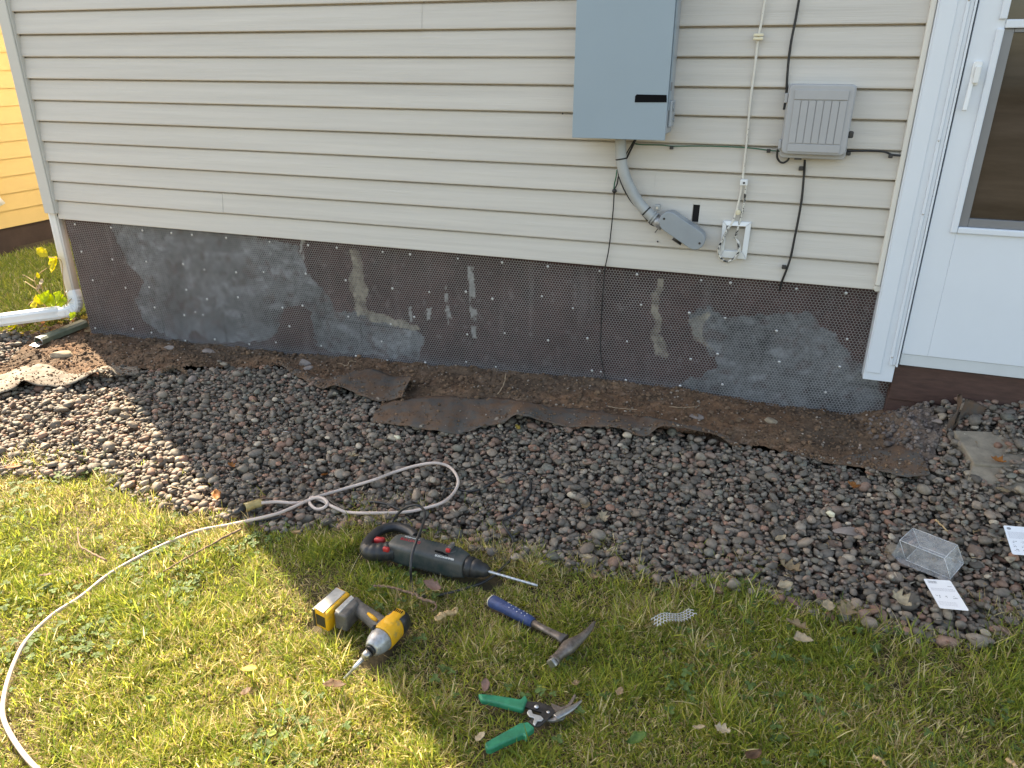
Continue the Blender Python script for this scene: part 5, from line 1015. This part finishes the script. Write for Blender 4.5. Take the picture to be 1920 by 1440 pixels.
def visible(x, y, mrg=.35):
    d = np.stack([x - CAM[0], y - CAM[1], -.0 - CAM[2] + 0 * x], -1); w_ = d @ FW; return (w_ > .3) & (np.abs(d @ RT / w_) < 960 / F_PX + mrg) & (np.abs(d @ UP / w_) < 720 / F_PX + mrg)
x, y = lawn_points(900000, -3.6, 1.3, -2.85, -.75, rng); m_ = visible(x, y); x, y = x[m_], y[m_]
den = sstep(-.34, .22, fbm(x * 4.5, y * 4.5, 4)); ed = np.interp(x, LX, LY) - y; den = den * np.clip(.35 + ed * 4, 0, 1); kp = rng.random(len(x)) < (.16 + .80 * den); x, y = x[kp], y[kp]
d = blocked(x, y); x, y, d = x[d > 0], y[d > 0], d[d > 0]
tall = .5 + .75 * sstep(-.2, .25, fbm(x * 7 + 30, y * 7, 3)) + .45 * sstep(.02, .22, fbm(x * 16 + 3, y * 16, 3))
L_ = np.clip(rng.lognormal(math.log(.030), .33, len(x)), .010, .075) * tall * np.clip(.35 + d * 12, 0, 1); W_ = rng.uniform(.0014, .0036, len(x))
dead = rng.random(len(x)) < np.clip(.25 + .85 * fbm(x * 5 + 60, y * 5, 3) + .18 * np.exp(-(np.interp(x, LX, LY) - y) / .12), .04, .7)
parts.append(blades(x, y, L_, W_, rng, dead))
# flat dry thatch
x, y = lawn_points(90000, -3.4, 1.2, -2.8, -.75, rng); m_ = visible(x, y); x, y = x[m_], y[m_]; d = blocked(x, y); x, y = x[d > .004], y[d > .004]
parts.append(blades(x, y, rng.uniform(.015, .05, len(x)), rng.uniform(.0010, .0020, len(x)), rng, np.ones(len(x), bool), .85, 1.0))
# side yard
x, y = lawn_points(90000, -5.8, -3.9, -.4, 3.0, rng)
parts.append(blades(x, y, rng.uniform(.03, .07, len(x)), rng.uniform(.003, .006, len(x)), rng, rng.random(len(x)) < .12))
# stray tufts among the border pebbles
x = rng.uniform(-2.9, 1.0, 9000); y = np.interp(x, LX, LY) + np.abs(rng.normal(0, .07, 9000)); kp = fbm(x * 8, y * 8, 3) > .08; x, y = x[kp], y[kp]
parts.append(blades(x, y, rng.uniform(.02, .06, len(x)), rng.uniform(.0015, .003, len(x)), rng, rng.random(len(x)) < .45))
o = 0; Vs, Fs, Cs = [], [], []
for V, F_, c in parts: Vs.append(V); Fs.append(F_ + o); Cs.append(c); o += len(V)
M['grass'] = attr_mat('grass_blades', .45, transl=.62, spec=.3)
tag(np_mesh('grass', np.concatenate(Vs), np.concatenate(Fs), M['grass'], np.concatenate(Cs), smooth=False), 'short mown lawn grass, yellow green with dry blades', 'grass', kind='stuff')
# clover and small broad leaves
x, y = lawn_points(15000, -3.4, 1.2, -2.8, -.8, rng); m_ = visible(x, y); x, y = x[m_], y[m_]; kp = rng.random(len(x)) < sstep(-.02, .22, fbm(x * 3.3 + 11, y * 3.3 + 2, 3)) * np.clip(.35 + .65 * sstep(-.4, -1.3, x), 0, 1) * .9; x, y = x[kp], y[kp]; d = blocked(x, y); x, y = x[d > .008], y[d > .008]
V, Fs, Cs = [], [], []; n = len(x); az = rng.uniform(0, 6.28, n); hz = rng.uniform(.006, .024, n); sz = rng.uniform(.004, .0085, n); gz = G(x, y)
for k in range(3):
    a = az + k * 2.094; tl = rng.uniform(-.5, .5, n); cx_, cy_ = x + np.cos(a) * sz * .95, y + np.sin(a) * sz * .95; oct_ = [(-1, .05), (-.55, .62), (.35, .8), (.95, .42), (.8, 0), (.95, -.42), (.35, -.8), (-.55, -.62)]
    P = np.stack([np.stack([cx_ + sz * (px * np.cos(a) - py * np.sin(a)), cy_ + sz * (px * np.sin(a) + py * np.cos(a)), gz + hz + sz * (px * np.sin(tl) * .6 + abs(py) * .25)], -1) for px, py in oct_], 1)
    base = np.array([(0, 1, 2, 3), (0, 3, 4, 5), (0, 5, 6, 7)]); Fs.append((base[None] + (np.arange(n) * 8)[:, None, None]).reshape(-1, 4) + len(V) * n * 8); V.append(P.reshape(-1, 3))
    Cs.append(np.repeat(np.array((.13, .20, .06)) * rng.uniform(.7, 1.25, (n, 1)), 8, 0))
M['clover'] = attr_mat('clover_leaves', .55, transl=.4, spec=.3)
tag(np_mesh('clover', np.concatenate(V), np.concatenate(Fs), M['clover'], np.concatenate(Cs), smooth=False), 'patches of small clover leaves in the lawn', 'clover', kind='stuff')
# dry bits on the gravel
k = 1300; x = rng.uniform(-2.9, 1.1, k); y = rng.uniform(-1.25, -.2, k); kp = gravel_mask(x, y) & ~lawn_mask(x, y); x, y = x[kp], y[kp]; n = len(x); az = rng.uniform(0, 6.28, n); ln_ = np.clip(rng.lognormal(np.log(.012), .45, n), .005, .035); wd = rng.uniform(.0010, .0045, n)
z = np.array([top(a, b) for a, b in zip(x, y)]) + rng.uniform(.004, .010, n)
P = np.stack([np.stack([x + s1 * np.cos(az) * ln_ / 2 - s2 * np.sin(az) * wd / 2, y + s1 * np.sin(az) * ln_ / 2 + s2 * np.cos(az) * wd / 2, z + (.004 if i % 2 else 0) * rng.random(n)], -1) for i, (s1, s2) in enumerate(((-1, -1), (1, -1), (1, 1), (-1, 1)))], 1)
tag(np_mesh('dry_debris', P.reshape(-1, 3), np.arange(n * 4).reshape(n, 4), M['litter'], np.repeat(np.array([(.45, .35, .2), (.3, .2, .1), (.55, .48, .36)])[rng.integers(0, 3, n)], 4, 0)), 'small dry straw and leaf scraps scattered on the pebbles', 'debris', kind='stuff')
